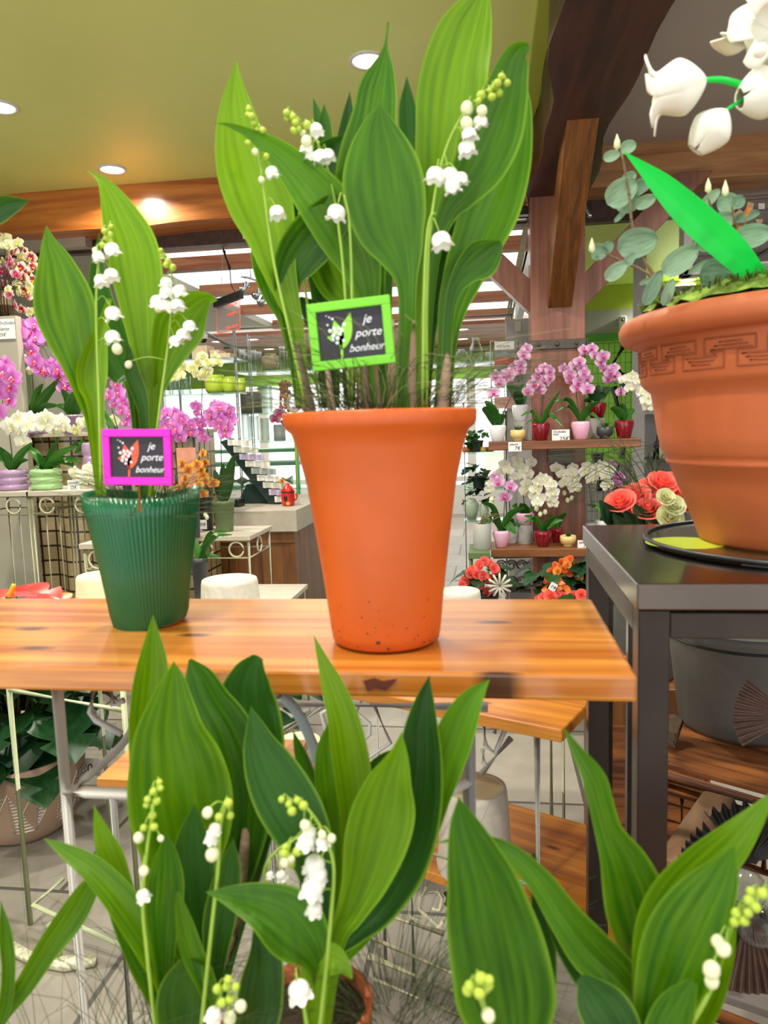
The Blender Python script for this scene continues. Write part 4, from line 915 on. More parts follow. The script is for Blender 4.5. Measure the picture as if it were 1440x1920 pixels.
# second brown fan at the right edge by the bucket
f2 = thing('pleated_fan_ornament', 'brown pleated fan ornament at the right edge in front of the bucket', 'ornament', (.56, 1.24, zt))
c = aY(1490, 1345, 1.25); mb = MB()
mb.grid(60, 5, lambda u, v: c+V((cos(radians(140+75*u))*.095*(.2+.8*v), .004*cos(u*2*pi*10)*v, sin(radians(140+75*u))*.095*(.2+.8*v))))
mb.build('pleats', m_brownf, f2); tube_part('stem', [c, V((c.x, 1.31, zt))], .003, m_black, f2)
# ------------------------------------------------------------ boards and wire tables around the pine table
def rot_board(A, dirx, L, D, z, label, legs=True):
    u = V((*dirx, 0)).normalized(); w_ = V((-u.y, u.x, 0)); A = V((*A, z))  # A front right corner, u points right
    t = thing('nested_side_table', label, 'table', A-u*L/2+w_*D/2-V((0, 0, z)))
    mb = MB(); X = M.Translation(A) @ M(((u.x, w_.x, 0, 0), (u.y, w_.y, 0, 0), (0, 0, 1, 0), (0, 0, 0, 1)))
    o = MB().box(-L, 0, 0, D, -.02, 0).build('tabletop', m_pine2, None, .003)
    o.matrix_basis = X; o.parent = t; o.matrix_parent_inverse = M.Translation(-t.location)
    if legs:
        for a in (-L+.04, -.05):
            for b in (.03, D-.02): p = A-(-u)*a+w_*b; tube_part('leg', [(p.x, p.y, z-.02), (p.x, p.y, 0)], .005, m_greywire, t)
            p, q = A+u*a+w_*.03, A+u*a+w_*(D-.03)
            tube_part('rail', [(p.x, p.y, z-.03), (q.x, q.y, z-.03)], .004, m_greywire, t)
    return t, A, u, w_
def scroll(A, d, s, parent, m=None, r=.0035, flip=1):
    """angular spiral of bent rod in the plane of d and the vertical, hanging from A"""
    d = V(d).normalized()*flip; P = [(0, 0), (-.5, -.9), (0, -1.9), (1.0, -2.4), (1.45, -1.3), (1.0, -.55), (.45, -.7), (.4, -1.2), (.75, -1.45)]
    tube_part('scroll', [V(A)+d*x*s+V((0, 0, y*s)) for x, y in P], r, m or m_greywire, parent, 7, 2)
t2, A2, u2, w2 = rot_board((.10, 1.075), (.908, -.42), .62, .40, .85, 'pine nesting table skewed under the right end of the main pine table, with scrolled legs')
for pp_, Yp, r_, mm_ in (([(700,1318),(732,1393),(687,1423),(650,1440)],1.25,.0042,m_greywire),([(650,1325),(672,1340),(693,1357),(693,1377),(680,1388)],1.25,.0038,m_greywire),([(640,1322),(617,1330),(603,1337),(611,1368),(617,1393)],1.25,.0042,m_greywire),([(627,1320),(627,1420)],1.27,.0062,m_greywire),([(523,1372),(600,1327)],1.30,.0055,m_greywire),([(520,1325),(547,1343),(580,1330)],1.30,.004,m_greywire),([(907,1352),(910,1397),(928,1413),(947,1368)],1.16,.0042,m_greywire),([(903,1450),(958,1384)],1.16,.0055,m_greywire),([(905,1405),(907,1430),(915,1440)],1.16,.004,m_greywire),([(927,1374),(933,1362)],1.16,.004,m_greywire)):
    tube_part('scroll_rod', [aY(x, y, Yp) for x, y in pp_], r_, mm_, t2, 8)
a = A2-u2*.58+V((0, 0, -.03)); tube_part('brace_rod', [a+u2*.16, a+u2*.02+V((0, 0, -.10))], .005, m_greywire, t2)
tube_part('crossbar', [A2-u2*.57+w2*.03+V((0, 0, -.28)), A2-u2*.05+w2*.03+V((0, 0, -.28))], .004, m_sage, t2)
t3, A3, u3, w3 = rot_board((.185, 1.113), (.896, -.444), .60, .30, .50, 'lowest orange pine nesting table top beside the steel table leg')
for pp_, r_ in (([(800,1665),(789,1683),(785,1703),(821,1739),(831,1727)],.0038),([(795,1675),(821,1671),(829,1683),(825,1707),(809,1703)],.0035),([(757,1691),(769,1719),(790,1727)],.0038),([(700,1708),(833,1751)],.005),([(690,1792),(869,1868)],.006),([(700,1835),(877,1912)],.003)):
    tube_part('scroll_rod', [aY(x, y, 1.26) for x, y in pp_], r_, m_cream, t3, 8)
tube_part('crossbar', [A3-u3*.57+w3*.02+V((0, 0, -.20)), A3-u3*.02+w3*.02+V((0, 0, -.20))], .005, m_cream, t3)
tube_part('foot_glide', [A3-u3*.30+V((0, 0, -.03)), A3-u3*.30+V((0, 0, -.05))], .008, m_black, t3)
# greenish frame at the left, standing on the floor
gf = thing('wire_plant_stand', 'pale green wire plant stand with a long shallow foot rail at the lower left', 'plant stand', (-1.05, 1.75, 0))
a = aZ(57, 1733, .0); zt_ = aY(20, 1290, a.y).z
X0, Y0 = a.x, a.y
b = aZ(265, 1795, .16)
g_r = aZ(268, 1812, 0); ztr = aY(60, 1294, Y0).z
tube_part('leg', [(X0, Y0, 0), (X0, Y0, .76)], .0072, m_sage, gf); tube_part('leg', [(g_r.x, g_r.y, 0), (g_r.x, g_r.y, .78)], .0072, m_sage, gf)
tube_part('leg', [(X0+.05, Y0+.35, 0), (X0+.05, Y0+.35, .76)], .0072, m_sage, gf); tube_part('leg', [(X0+.55, Y0+.3, 0), (X0+.55, Y0+.3, .76)], .0072, m_sage, gf)
tube_part('rail', [(X0, Y0, ztr), (g_r.x, g_r.y, ztr)], .0068, m_sage, gf); tube_part('rail', [(X0, Y0, ztr), (X0+.05, Y0+.35, ztr)], .006, m_sage, gf)
fr_ = aZ(265, 1795, .045); fl_ = aZ(62, 1697, .07); tube_part('foot_rail', [aZ(118, 1648, .07), fl_, (g_r.x, g_r.y, .03)], .0062, m_sage, gf)
ft = thing('curved_foot', 'chipped cream crescent shaped metal foot lying flat on the floor at the lower left', 'table foot', (*aZ(110, 1800, 0).xy, 0))
cp = [aZ(x, y, .004) for x, y in ((22,1770),(60,1792),(110,1802),(165,1797),(183,1800),(178,1812),(120,1822),(60,1812),(18,1790))]
MB().prism([V((p.x, p.y, .003)) for p in cp], (0, 0, .014), True).build('foot_plate', mat('chipped_cream', '#dcdcbf', .5, var=.35, scale=70), ft)
MB().tube([V((cp[2].x, cp[2].y+.005, .015)), V((cp[2].x-.02, cp[2].y+.005, .10))], .008, 8).build('post_stub', m_sage, ft)
# small pine shelf with white pot at the left, dark planters and anthuriums
sb = thing('small_pine_shelf', 'small orange pine shelf at the left between white tubes, holding a white pot', 'shelf', (-.98, 2.02, 0))
b = aZ(250, 1462, .66); a = aY(178, 1430, b.y)
MB().box(a.x, a.x+.36, b.y-.0, b.y+.20, .64, .66).build('shelf_board', m_pine2, sb, .002)
for x in (a.x+.02, a.x+.33):
    for y in (b.y+.02, b.y+.2): tube_part('leg', [(x, y, .64), (x, y, 0)], .008, m_greywire, sb)
wp = thing('white_vase', 'white cylindrical pot standing on the small pine shelf at the left', 'pot', (a.x+.17, b.y+.09, .66))
MB().lathe((a.x+.17, b.y+.09, .66), [(.001, .001), (.05, 0), (.053, .004), (.056, .14), (.052, .14), (.048, .01), (.001, .008)], 40).build('pot_body', m_speckle, wp)
def heart_leaf(c, d, size, parent, m, droop=.4, name='leaf', seed=0):
    """heart shaped leaf whose tip points along d"""
    rr = random.Random(seed); d = V(d).normalized(); s = d.cross(V((0, 0, 1))).normalized(); n = s.cross(d)
    def wdt(v): return (.5*sin(pi*min(1, v*1.25+.18))**.7 if v < .62 else .5*max(0, (1-v)/.38)**.8*.88)
    mb = MB()
    def fn(u, v):
        q = (u-.5)*2; ww = size*1.15*max(.01, wdt(v)); back = -.22*size*(abs(q)**2)*max(0, 1-v*3)
        return V(c)+d*(size*(v-.15)+back)+s*q*ww+n*(-droop*size*v*v+.12*ww*abs(q))
    mb.grid(8, 12, fn); return mb.build(name, m, parent)
def spathe(c, d, size, parent, m, spadix=True):
    o = heart_leaf(c, d, size, parent, m, .2, 'spathe')
    if spadix: MB().tube([V(c), V(c)+V((0.1, -.1, .5)).normalized()*size*.5], [size*.06, size*.04], 8, 2).build('spadix', m_sp, o)
    return o
m_spr = mat('red_spathe', '#d8302a', .18, var=.15, scale=20, coat=.4); m_sp = mat('yellow_spadix', '#f0b420', .5, var=.1)
m_spo = mat('orange_spathe', '#e8762c', .2, var=.15, scale=20, coat=.4)
def geopot(c, r, h, label):
    t = thing('anthurium_planter', label, 'potted plant', c)
    prof = [(.001, .001), (r*.62, 0), (r*.72, h*.06), (r*.82, h*.2), (r*.97, h*.62), (r*1.0, h*.78), (r*1.03, h), (r*.97, h), (r*.93, h*.8), (.001, h*.78)]
    MB().lathe(c, prof, 64).build('pot', m_taupepot, t)
    mb = MB(); 
    def rr_(z): 
        f = z/h; return r*(.82+.15*(f-.2)/.42) if f < .62 else r*(.97+.03*(f-.62)/.16)
    N_ = 16
    for i in range(N_):
        a0 = 2*pi*i/N_; 
        for k in range(12):
            f0 = k/12; z = h*(.22+.54*f0)
            if i % 2: aa, bb = a0+.0, a0+2*pi/N_*(1-f0)*.92
            else: aa, bb = a0+2*pi/N_*(1-f0)*.05, a0+2*pi/N_*f0*.92
            if bb-aa < .02: continue
            pts = [V(c)+V((cos(aa+(bb-aa)*j/4)*(rr_(z)+.0015), sin(aa+(bb-aa)*j/4)*(rr_(z)+.0015), z)) for j in range(5)]
            mb.tube(pts, .0032, 4)
        e0, e1 = a0, a0+2*pi/N_
        mb.tube([V(c)+V((cos(e0+(e1-e0)*j/5)*(rr_(h*(.22+.54*j/5))+.001), sin(e0+(e1-e0)*j/5)*(rr_(h*(.22+.54*j/5))+.001), h*(.22+.54*j/5))) for j in range(6)], .0025, 4)
    mb.build('relief_pattern', m_paper2, t); return t
m_paper2 = mat('pale_relief', '#d5cfc4', .7, var=.06)
g1 = V((*aZ(30, 1600, 0).xy, 0)); g1 = V((g1.x-.07, g1.y+.16, 0))
gp1 = geopot(g1, .20, .27, 'taupe planter with carved white triangles and dark anthurium leaves at the left edge')
g2 = V((-.98, 2.62, 0)); gp2 = geopot(g2, .17, .25, 'dark planter with anthurium leaves and a small price card behind the pale green wire stand')
rr = random.Random(5)
for t, g, r, h, n, zt2, cnt in ((gp1, g1, .17, .24, 64, .80, 8), (gp2, g2, .15, .22, 46, .66, 6)):
    for i in range(n):
        a = rr.random()*2*pi; R_ = rr.uniform(.05, .26); z = rr.uniform(h+.02, zt2-.08); c = V((g.x+cos(a)*R_, g.y+sin(a)*R_, z))
        lf_ = heart_leaf(c, (cos(a)*.8+rr.uniform(-.3, .3), sin(a)*.8-.3, rr.uniform(-.7, .3)), rr.uniform(.13, .20), t, m_anth, .35)
        MB().tube([V((g.x, g.y, h*.78)), V((g.x+cos(a)*R_*.4, g.y+sin(a)*R_*.4, z*.7)), c], .0035, 5, 3).build('petiole', m_stemdark, t)
    for i in range(cnt):
        a = -pi/2+rr.uniform(-1.2, 1.2); c = V((g.x+cos(a)*rr.uniform(.1, .22), g.y+sin(a)*.2, rr.uniform(.55, zt2)))
        spathe(c, (rr.uniform(-.5, .8), -.6, .2), rr.uniform(.08, .12), t, m_spr); MB().tube([V((g.x, g.y, h*.78)), c], .003, 5).build('petiole', m_stemdark, t)
pc = aY(180, 1590, g2.y-.22); 
o = MB().box(pc.x-.04, pc.x+.04, pc.y, pc.y+.002, .08, .145).build('price_card', m_paper, gp2)
inst(text_mesh('20€', .045, .2, m_ink), 'lettering', o, (pc.x-.035, pc.y-.001, .095), frame((1, 0, 0), (0, -1, 0)))
# anthurium that looks over the back edge of the pine table at the left
an = thing('red_anthurium', 'red anthurium bloom with a yellow spadix just behind the left end of the pine table', 'potted plant', (-1.22, 1.25, 0))
MB().lathe((-1.22, 1.25, 0), [(.001, .001), (.09, 0), (.13, .30), (.12, .30), (.11, .27), (.001, .26)], 32).build('pot', m_taupepot, an)
c = aY(30, 1112, 1.12); spathe(c, (.95, -.1, .12), .10, an, m_spr, False); MB().tube([aY(16, 1122, 1.10), aY(22, 1108, 1.10), aY(26, 1096, 1.10)], [.0055, .0035], 8, 3).build('spadix', m_sp, an)
c = aY(100, 1122, 1.14); spathe(c, (.9, -.3, .0), .055, an, m_spo, False); c = aY(-10, 1120, 1.14); spathe(c, (-.9, -.3, .1), .08, an, m_spr, False)
for (x, y) in ((30, 1112), (100, 1122)): MB().tube([V((-1.22, 1.25, .26)), V((-1.1, 1.2, .86)), aY(x, y, 1.13)], .003, 6, 3).build('flower_stalk', m_stemg, an)
for i in range(7): heart_leaf(V((-1.15+rr.uniform(-.12, .12), 1.22+rr.uniform(0, .12), rr.uniform(.5, .85))), (rr.uniform(-1, 1), rr.uniform(-.3, 1), -.2), .13, an, m_anth, seed=i)

# upside-down speckled pots behind and under the pine table
def inverted_pot(c, r, h, label, m=None):
    t = thing('upturned_pot', label, 'pot', c, 'upturned speckled pots')
    MB().lathe(c, [(r*1.10, 0), (r*1.13, .012), (r*1.07, .03), (r*.96, h-.012), (r*.93, h-.002), (r*.86, h), (r*.80, h-.004)], 56).build('pot_body', m or m_speckle, t)
    MB().lathe(c, [(r*.80, h-.004), (r*.3, h-.006), (.0005, h-.006)], 40).build('raw_base', m_creambase, t)
m_creambase = mat('raw_cream_clay', '#e0d8ae', .7, var=.12, scale=15)
dt = thing('white_display_table', 'white low display table behind the pine table holding upturned speckled pots', 'table', (-.5, 2.05, 0))
MB().box(-.78, .22, 1.86, 2.32, .68, .70).build('tabletop', m_white, dt, .003)
for x in (-.75, .18):
    for y in (1.89, 2.29): tube_part('leg', [(x, y, .68), (x, y, 0)], .008, m_cream, dt)
for (x, y, lb, m) in ((430, 1084, 'upturned speckled cream pot behind the pine table between the green and orange pots', None), (196, 1076, 'upturned yellowish pot hidden partly behind the green wrapped pot', m_creambase), (862, 1106, 'upturned speckled pot showing just right of the orange pot base', None)):
    c = aY(x, y, 2.06); inverted_pot(V((c.x, 2.06, .70)), .085 if x != 862 else .06, c.z-.70, lb, m)
c = aZ(890, 1655, .50); inverted_pot(V((c.x, c.y+.05, .50)), .062, .155, 'upturned speckled pot standing on the lowest orange pine table')
c = aY(560, 1388, 1.55); i1 = thing('stool', 'low pale stool with raw clay top glimpsed under the centre of the pine table', 'stool', (c.x, 1.55, 0))
MB().lathe((c.x, 1.55, 0), [(.065, 0), (.062, .02), (.052, c.z-.01), (.048, c.z)], 40).build('stool_body', m_speckle, i1); MB().lathe((c.x, 1.55, c.z), [(.048, 0), (.0005, .001)], 40).build('stool_top', m_creambase, i1)

# ------------------------------------------------------------ cream wire tables at the left back
def wire_table(x0, x1, y0, y1, z, label, m=m_cream, rings=1, top=m_beigestone):
    t = thing('wire_table', label, 'table', ((x0+x1)/2, (y0+y1)/2, 0), 'cream wire tables with stone tops')
    MB().box(x0, x1, y0, y1, z-.022, z).build('tabletop', top, t, .002)
    xs = (x0+.015, x1-.015); ys = (y0+.02, y1-.02)
    for x in xs:
        for y in ys: tube_part('leg', [(x, y, z-.022), (x, y, 0)], .0075, m, t)
    for y in ys:
        tube_part('rail', [(xs[0], y, z-.11), (xs[1], y, z-.11)], .005, m, t); tube_part('rail', [(xs[0], y, z-.025), (xs[1], y, z-.025)], .004, m, t)
    for x in xs: tube_part('rail', [(x, ys[0], z-.11), (x, ys[1], z-.11)], .005, m, t)
    for i in range(rings):
        cx = x0+(x1-x0)*(i+.5)/rings
        for y in ys[:1]: tube_part('ring', [(cx+.036*cos(a*pi/12), y, z-.068+.036*sin(a*pi/12)) for a in range(24)], .005, m, t, 7, 0, True)
    for yy in ((ys[0]+ys[1])/2,): tube_part('ring', [(xs[1], yy+.036*cos(a*pi/12), z-.068+.036*sin(a*pi/12)) for a in range(24)], .005, m, t, 7, 0, True)
    for i in (1, 2, 3, 4) if m is m_cream and z > .9 else (): x = x0+(x1-x0)*(i/5); tube_part('bar', [(x, ys[1], z-.11), (x, ys[1], .02)], .0045, m, t)
    return t
ZL = 1.05
pA = aZ(-70, 923, ZL); pB = aZ(52, 922, ZL); pC = aZ(55, 921, ZL); pD = aZ(196, 917, ZL)
wire_table(pA.x, pB.x, 3.22, 3.60, ZL, 'tall cream wire table at the left edge under the lavender ringed pot', rings=2)
wire_table(pC.x, pD.x, 3.22, 3.60, ZL, 'tall cream wire table under the mint green ringed pot', rings=2)
wire_table(-1.76, -1.14, 3.42, 3.80, .80, 'middle height cream wire table under the olive green orchid pot', rings=4)
wire_table(-1.28, -.86, 2.95, 3.40, .57, 'lowest cream wire table left of the orange pot foot', rings=3)
q_ = aZ(147, 1020, .87)
wire_table(q_.x, q_.x+.26, q_.y, q_.y+.25, .87, 'narrow cream wire table behind the green corrugated pot', rings=2)
# tiled wall, pillars and ledge
m_tile = tiles('glazed_cream_tiles', '#c4b188', '#a08a5e', '#3a2c20', .085, .085, 'XZ', .07, .25, 0.0, .4, cyl=True)
tw = MB()
X0, X1, YT, ZT = -2.62, -1.60, 3.95, 1.30
def tilef(u, v):
    x = X0+(X1-X0)*u; return V((x, YT-.10*sin(u*pi)**2*(1 if u > .2 else 1)-.02*sin(u*30), v*ZT))
tw.grid(60, 4, tilef); 
for i in range(len(tw.uv)): tw.uv[i] = (tw.v[i].x, tw.v[i].z)
n0 = len(tw.v); tw.grid(4, 1, lambda u, v: V((X1, YT+u*.29, v*ZT)))
for i in range(n0, len(tw.uv)): tw.uv[i] = (tw.v[i].y, tw.v[i].z)
tk = thing('tiled_counter', 'cream glazed tile counter with dark grout behind the wire tables', 'counter', (-2.1, 3.9, 0))
tw.build('tiled_front', m_tile, tk)
MB().box(X0-.02, X1+.02, YT-.13, YT+.30, ZT, ZT+.02).build('ledge', m_beigestone, tk, .003)
MB().box(X0+.02, X1-.02, YT+.01, YT+.28, 0.01, ZT).build('core', m_greige, tk)
pil = thing('greige_pillar', 'greige square pillar at the left edge with a white price card on it', 'pillar', (-2.9, 3.5, 0))
zp = aY(20, 592, 3.75).z; xp = aY(38, 700, 3.75).x
MB().box(xp-.3, xp, 3.75, 3.80, 0, zp).build('pillar_body', m_greige, pil, .003)
ca = aY(14, 617, 3.745); cd_ = MB().box(ca.x-.09, ca.x+.045, 3.738, 3.742, ca.z-.052, ca.z+.052).build('price_card', m_paper, pil)
for i, s in enumerate(('Orchidée', 'plante', '25€')): inst(text_mesh(s, .026, .25, m_ink), 'lettering', cd_, (ca.x-.05, 3.7375, ca.z+.022-.03*i), frame((1, 0, 0), (0, -1, 0)))
p2_ = thing('greige_partition', 'second greige panel behind the pink orchids at the left', 'partition', (-2.5, 4.7, 0))
q0, q1 = aY(44, 650, 4.6), aY(80, 650, 4.6); MB().box(q0.x, q1.x, 4.6, 4.8, 0, q0.z).build('panel', m_greige, p2_, .003)
tube_part('round_post', [(q0.x+.03, 4.55, 0), (q0.x+.03, 4.55, aY(44, 665, 4.55).z)], .03, m_olivepot, p2_, 16)
# main counter
ct = thing('shop_counter', 'shop counter of panelled oak with a thick beige stone top left of the orange pot', 'counter', (-1.1, 4.8, 0))
cz = aY(500, 957, 4.25).z; cx0, cx1 = aY(352, 970, 4.25).x, aY(556, 970, 4.25).x
MB().box(cx0, cx1, 4.25, 5.3, cz-.13, cz).build('stone_top', m_beigestone, ct, .004)
MB().box(cx0+.03, cx1-.03, 4.30, 5.25, 0, cz-.13).build('oak_body', m_panelwood, ct, .003)
for i in range(3):
    x = cx0+.03+(cx1-cx0-.06)*i/3; w3_ = (cx1-cx0-.06)/3
    fr = MB(); fr.box(x+.0, x+.05, 4.285, 4.30, .1, cz-.13); fr.box(x+.05, x+w3_, 4.285, 4.30, cz-.2, cz-.13); fr.box(x+.05, x+w3_, 4.285, 4.30, .1, .18); fr.build('panel_frame', m_panelwood, ct, .002)
# ------------------------------------------------------------ orchids
def petal(mb, ang, L, W, cup=.15, z0=0, back=.0, tipw=.0, mi=0, nu=6, nv=6):
    """petal in the XZ plane facing -Y, uv.y runs from heart to rim"""
    mb.m = mi; ca, sa = cos(ang), sin(ang)
    def fn(u, v):
        q = (u-.5)*2; ww = W*sin(pi*min(.97, .10+.85*v)**.85)**.75; l = L*(.06+.94*v); x = q*ww; y = z0+back*v-cup*W*(q*q)*.6+cup*L*v*v*.35+.02*sin(q*7)*v
        return V((ca*l-sa*x, y, sa*l+ca*x))
    mb.grid(nu, nv, fn)
def blossom_mesh(name, mats):
    mb = MB()
    for a, l, w_ in ((90, .95, .36), (215, .92, .36), (325, .92, .36)): petal(mb, radians(a), l, w_, .25, .05)
    for a in (12, 168): petal(mb, radians(a), 1.0, .58, .22, -.02)
    petal(mb, radians(270), .42, .17, -.8, -.12, -.22, mi=1, nu=4, nv=4); petal(mb, radians(220), .26, .13, -.5, -.14, -.2, mi=1, nu=3, nv=3); petal(mb, radians(320), .26, .13, -.5, -.14, -.2, mi=1, nu=3, nv=3)
    mb.m = 2; mb.ball((0, -.14, .03), .09, 8, 6)
    return mb.mesh(name, mats)
B = {k: blossom_mesh(k+'_blossom', v) for k, v in dict(pink=P_pink, pale=P_pale, white=P_white, cream=P_cream, orange=P_orange, multi=P_multi, rose=P_magenta).items()}
obud = MB().ball((0, 0, 0), 1, 10, 8, (.85, .85, 1.1)).mesh('orchid_bud', m_budcream)
POT = {
 'round': ([(.001, .0), (.60, .0), (.66, .03), (.86, .45), (1.0, .80), (.97, .93), (.86, 1.0), (.80, .97), (.78, .9), (.001, .88)]),
 'cyl': ([(.001, .0), (.97, .0), (1.0, .02), (1.0, .99), (.97, 1.0), (.93, .98), (.92, .9), (.001, .9)]),
 'taper': ([(.001, .0), (.74, .0), (.76, .02), (.94, .86), (1.0, .87), (1.0, 1.0), (.95, 1.0), (.9, .88), (.001, .86)]),
 'bowl': ([(.001, .0), (.60, .0), (.62, .10), (.58, .18), (.92, .30), (1.0, .6), (.98, 1.0), (.93, 1.0), (.90, .9), (.001, .88)]),
 'bubble': ([(.001, 0)]+[(.86+.14*sin(pi*k/8)**.7, i/3+k/24) for i in range(3) for k in range(0, 9)]+[(.78, .98), (.76, .9), (.001, .88)]),
}
def pot_part(c, r, h, kind, m, parent, name='pot'):
    return MB().lathe(c, [(a*r, b*h) for a, b in POT[kind]], 40).build(name, m, parent)
def strap(base, tip, wd, parent, m=None, arch=.5, name='leaf'):
    a, b = V(base), V(tip); mid = (a+b)*.5+V((0, 0, (b-a).length*arch*.5)); P = smooth_path([a, a.lerp(mid, .5)+V((0, 0, (b-a).length*arch*.15)), mid, b], 4); n = len(P)
    mb = MB()
    def fn(u, v):
        i = min(n-1, int(round(v*(n-1)))); p = P[i]; t = (P[min(i+1, n-1)]-P[max(0, i-1)]).normalized(); s = t.cross(V((0, 0, 1))); s = (s if s.length > .15 else t.cross(V((0, 1, 0)))).normalized()
        f = (p-EYE).normalized(); s = (s*.45+t.cross(f).normalized()*(.8 if s.dot(t.cross(f)) > 0 else -.8)).normalized(); nn = s.cross(t)
        q = (u-.5)*2; ww = wd*(sin(pi*min(.99, .12+.86*v))**.6); return p+s*q*ww+nn*(.25*ww*abs(q))
    mb.grid(4, n-1, fn); return mb.build(name, m or m_orleaf, parent)
def face_rot(rr, yaw=.5, pitch=.3, roll=.25):
    return M.Rotation(rr.uniform(-yaw, yaw), 3, 'Z') @ M.Rotation(rr.uniform(-pitch, pitch)+.05, 3, 'X') @ M.Rotation(rr.uniform(-roll, roll), 3, 'Y')
_on = [0]
def orchid(label, pot, Yv, zb, flowers, col, r=12, buds=(), leaves=(), stem=None, kind='round', m=None, group=None, lw=8, name='potted_orchid', stand=None, lm=None, two=None):
    """pot = (x centre, y top, y bottom, half width) in photo units; zb = height of what it stands on"""
    _on[0] += 1; rr = random.Random(_on[0]); x, yt, yb, hw = pot
    c = aY(x, (yt+yb)/2, Yv); k = px2m(c); zt = aY(x, yt, Yv).z; base = V((c.x, Yv, zb)); h = zt-zb; z0 = zb
    t = thing(name, label, 'potted plant', base, group)
    if stand: hs = stand*k; pot_part(base, hw*k*.8, hs, 'cyl', m_lightgrey, t, 'pedestal'); z0 = zb+hs; h -= hs
    pot_part(V((base.x, base.y, z0)), hw*k, h, kind, m, t)
    top = V((base.x, base.y, zt-.1*h))
    MB().lathe(top, [(hw*k*.8, 0), (hw*k*.4, .006), (.0005, .008)], 16).build('bark_mix', m_soil, t)
    for lf in leaves:
        a = aY(lf[0], lf[1], Yv+rr.uniform(-.07, .02)); strap(top, a, (lf[2] if len(lf) > 2 else lw)*k, t, lm, lf[3] if len(lf) > 3 else .4)
    if flowers:
        pts = [aY(fx, fy, Yv+.015) for fx, fy in flowers]
        if stem: P = [top]+[aY(sx, sy, Yv+.03) for sx, sy in stem]
        else:
            hi = max(pts, key=lambda p: p.z); lo = min(pts, key=lambda p: p.z); P = [top, V(((top.x*2+hi.x)/3, Yv+.03, (top.z+hi.z)/2)), hi+V((0, .02, .01)), lo+V((0, .02, 0))]
        s = MB().tube(P, [.0028, .0014], 6, 6); SP = smooth_path(P, 6)
        for p in pts:
            q = min(SP, key=lambda a: (a-p).length); s.tube([q, p+V((0, .012, 0))], .001, 5)
        s.build('flower_stem', m_stemdark, t)
        for i, p in enumerate(pts):
            q = V((p.x, Yv-.02+rr.uniform(-.035, .02), p.z)); inst(B[col], 'blossom', t, q, face_rot(rr), r*k*rr.uniform(.88, 1.08))
    for bx, by in buds: p = aY(bx, by, Yv); inst(obud, 'flower_bud', t, p, None, r*.38*k)
    return t
# shelves on the post
YS = 3.70
zs1 = aY(1000, 827, YS).z; zs2 = aY(1000, 1029, YS).z
sa, sb_ = aY(916, 835, YS), aY(1202, 828, YS)
s1 = thing('wooden_shelf', 'upper oak shelf across the post with pink orchids on it', 'shelf', (.35, 3.8, zs1), 'oak shelves on the post')
MB().box(sa.x, sb_.x, YS, 3.95, zs1-.042, zs1).build('shelf_board', m_shelfwood, s1, .004)
MB().box(.30, .42, 3.90, 3.95, zs1-.12, zs1-.042).build('bracket', m_iron, s1)
sa, sb_ = aY(921, 1035, YS), aY(1135, 1035, YS)
s2 = thing('wooden_shelf', 'lower oak shelf across the post with white orchids on it', 'shelf', (.35, 3.8, zs2), 'oak shelves on the post')
MB().box(sa.x, sb_.x, YS, 3.95, zs2-.042, zs2).build('shelf_board', m_shelfwood, s2, .004)
MB().box(.30, .42, 3.90, 3.95, zs2-.12, zs2-.042).build('bracket', m_iron, s2)
G1, G2 = 'pink orchids on the upper oak shelf', 'orchids on the lower oak shelf'
Y1, Y2 = 3.775, 3.885
orchid('pink orchid in a white pot at the left end of the upper oak shelf', (933,797,828,16), Y1, zs1, [(981,666),(975,685),(952,703),(937,719),(925,738),(974,695),(930,707),(945,712),(966,690)], 'pale', 14, leaves=[(905,765,13),(935,812,9,.9),(947,778,10),(910,752,9)], stem=[(955,750),(985,690),(982,662),(930,735)], m=m_whitepot, group=G1)
orchid('orchid in a raised white pot behind the straw coloured pot on the upper shelf', (976,759,828,16), Y2, zs1, [(984,671),(987,655)], 'pale', 12, leaves=[(950,722,10),(985,720,12),(965,735,9)], m=m_whitepot, group=G1, stand=36, lm=m_orleafd)
orchid('pink orchid in a crimson pot just left of the 25 euro card', (1014,793,828,17), Y1, zs1, [(1023,703),(1029,697),(1010,726),(1020,717),(989,735),(1008,707),(1002,721),(1029,709),(998,722),(1015,697),(1011,731),(1020,692)], 'pale', 12.5, leaves=[(1050,733,5,.1),(977,780,4,.8),(1056,800,5,.9),(985,795,3,.6)], stem=[(1018,740),(1022,695),(995,730)], m=m_redpot, group=G1)
orchid('pink orchid in a baby pink pot just right of the 25 euro card', (1089,790,828,18), Y1, zs1, [(1055,693),(1076,684),(1090,690),(1066,703),(1092,701),(1069,714),(1082,718),(1099,711),(1078,728),(1099,731),(1084,680)], 'pale', 13, leaves=[(1040,753,5,.7),(1042,772,4,.7),(1125,752,6,.4),(1128,790,4,.8),(1108,760,6)], stem=[(1082,750),(1078,695),(1100,728)], m=m_pinkpot, group=G1)
orchid('pink orchid in a raised crimson pot on the upper shelf, its spray rising highest', (1119,755,828,18), Y2, zs1, [(1094,658),(1113,667),(1124,680),(1132,692),(1149,691),(1137,710),(1150,705),(1143,712),(1160,736),(1108,655),(1128,670),(1140,700)], 'pale', 12.5, leaves=[(1105,735,13),(1145,728,12),(1125,722,12),(1095,752,8)], stem=[(1100,720),(1098,662),(1130,680),(1155,720)], m=m_redpot, group=G1, stand=38, lm=m_orleafd)
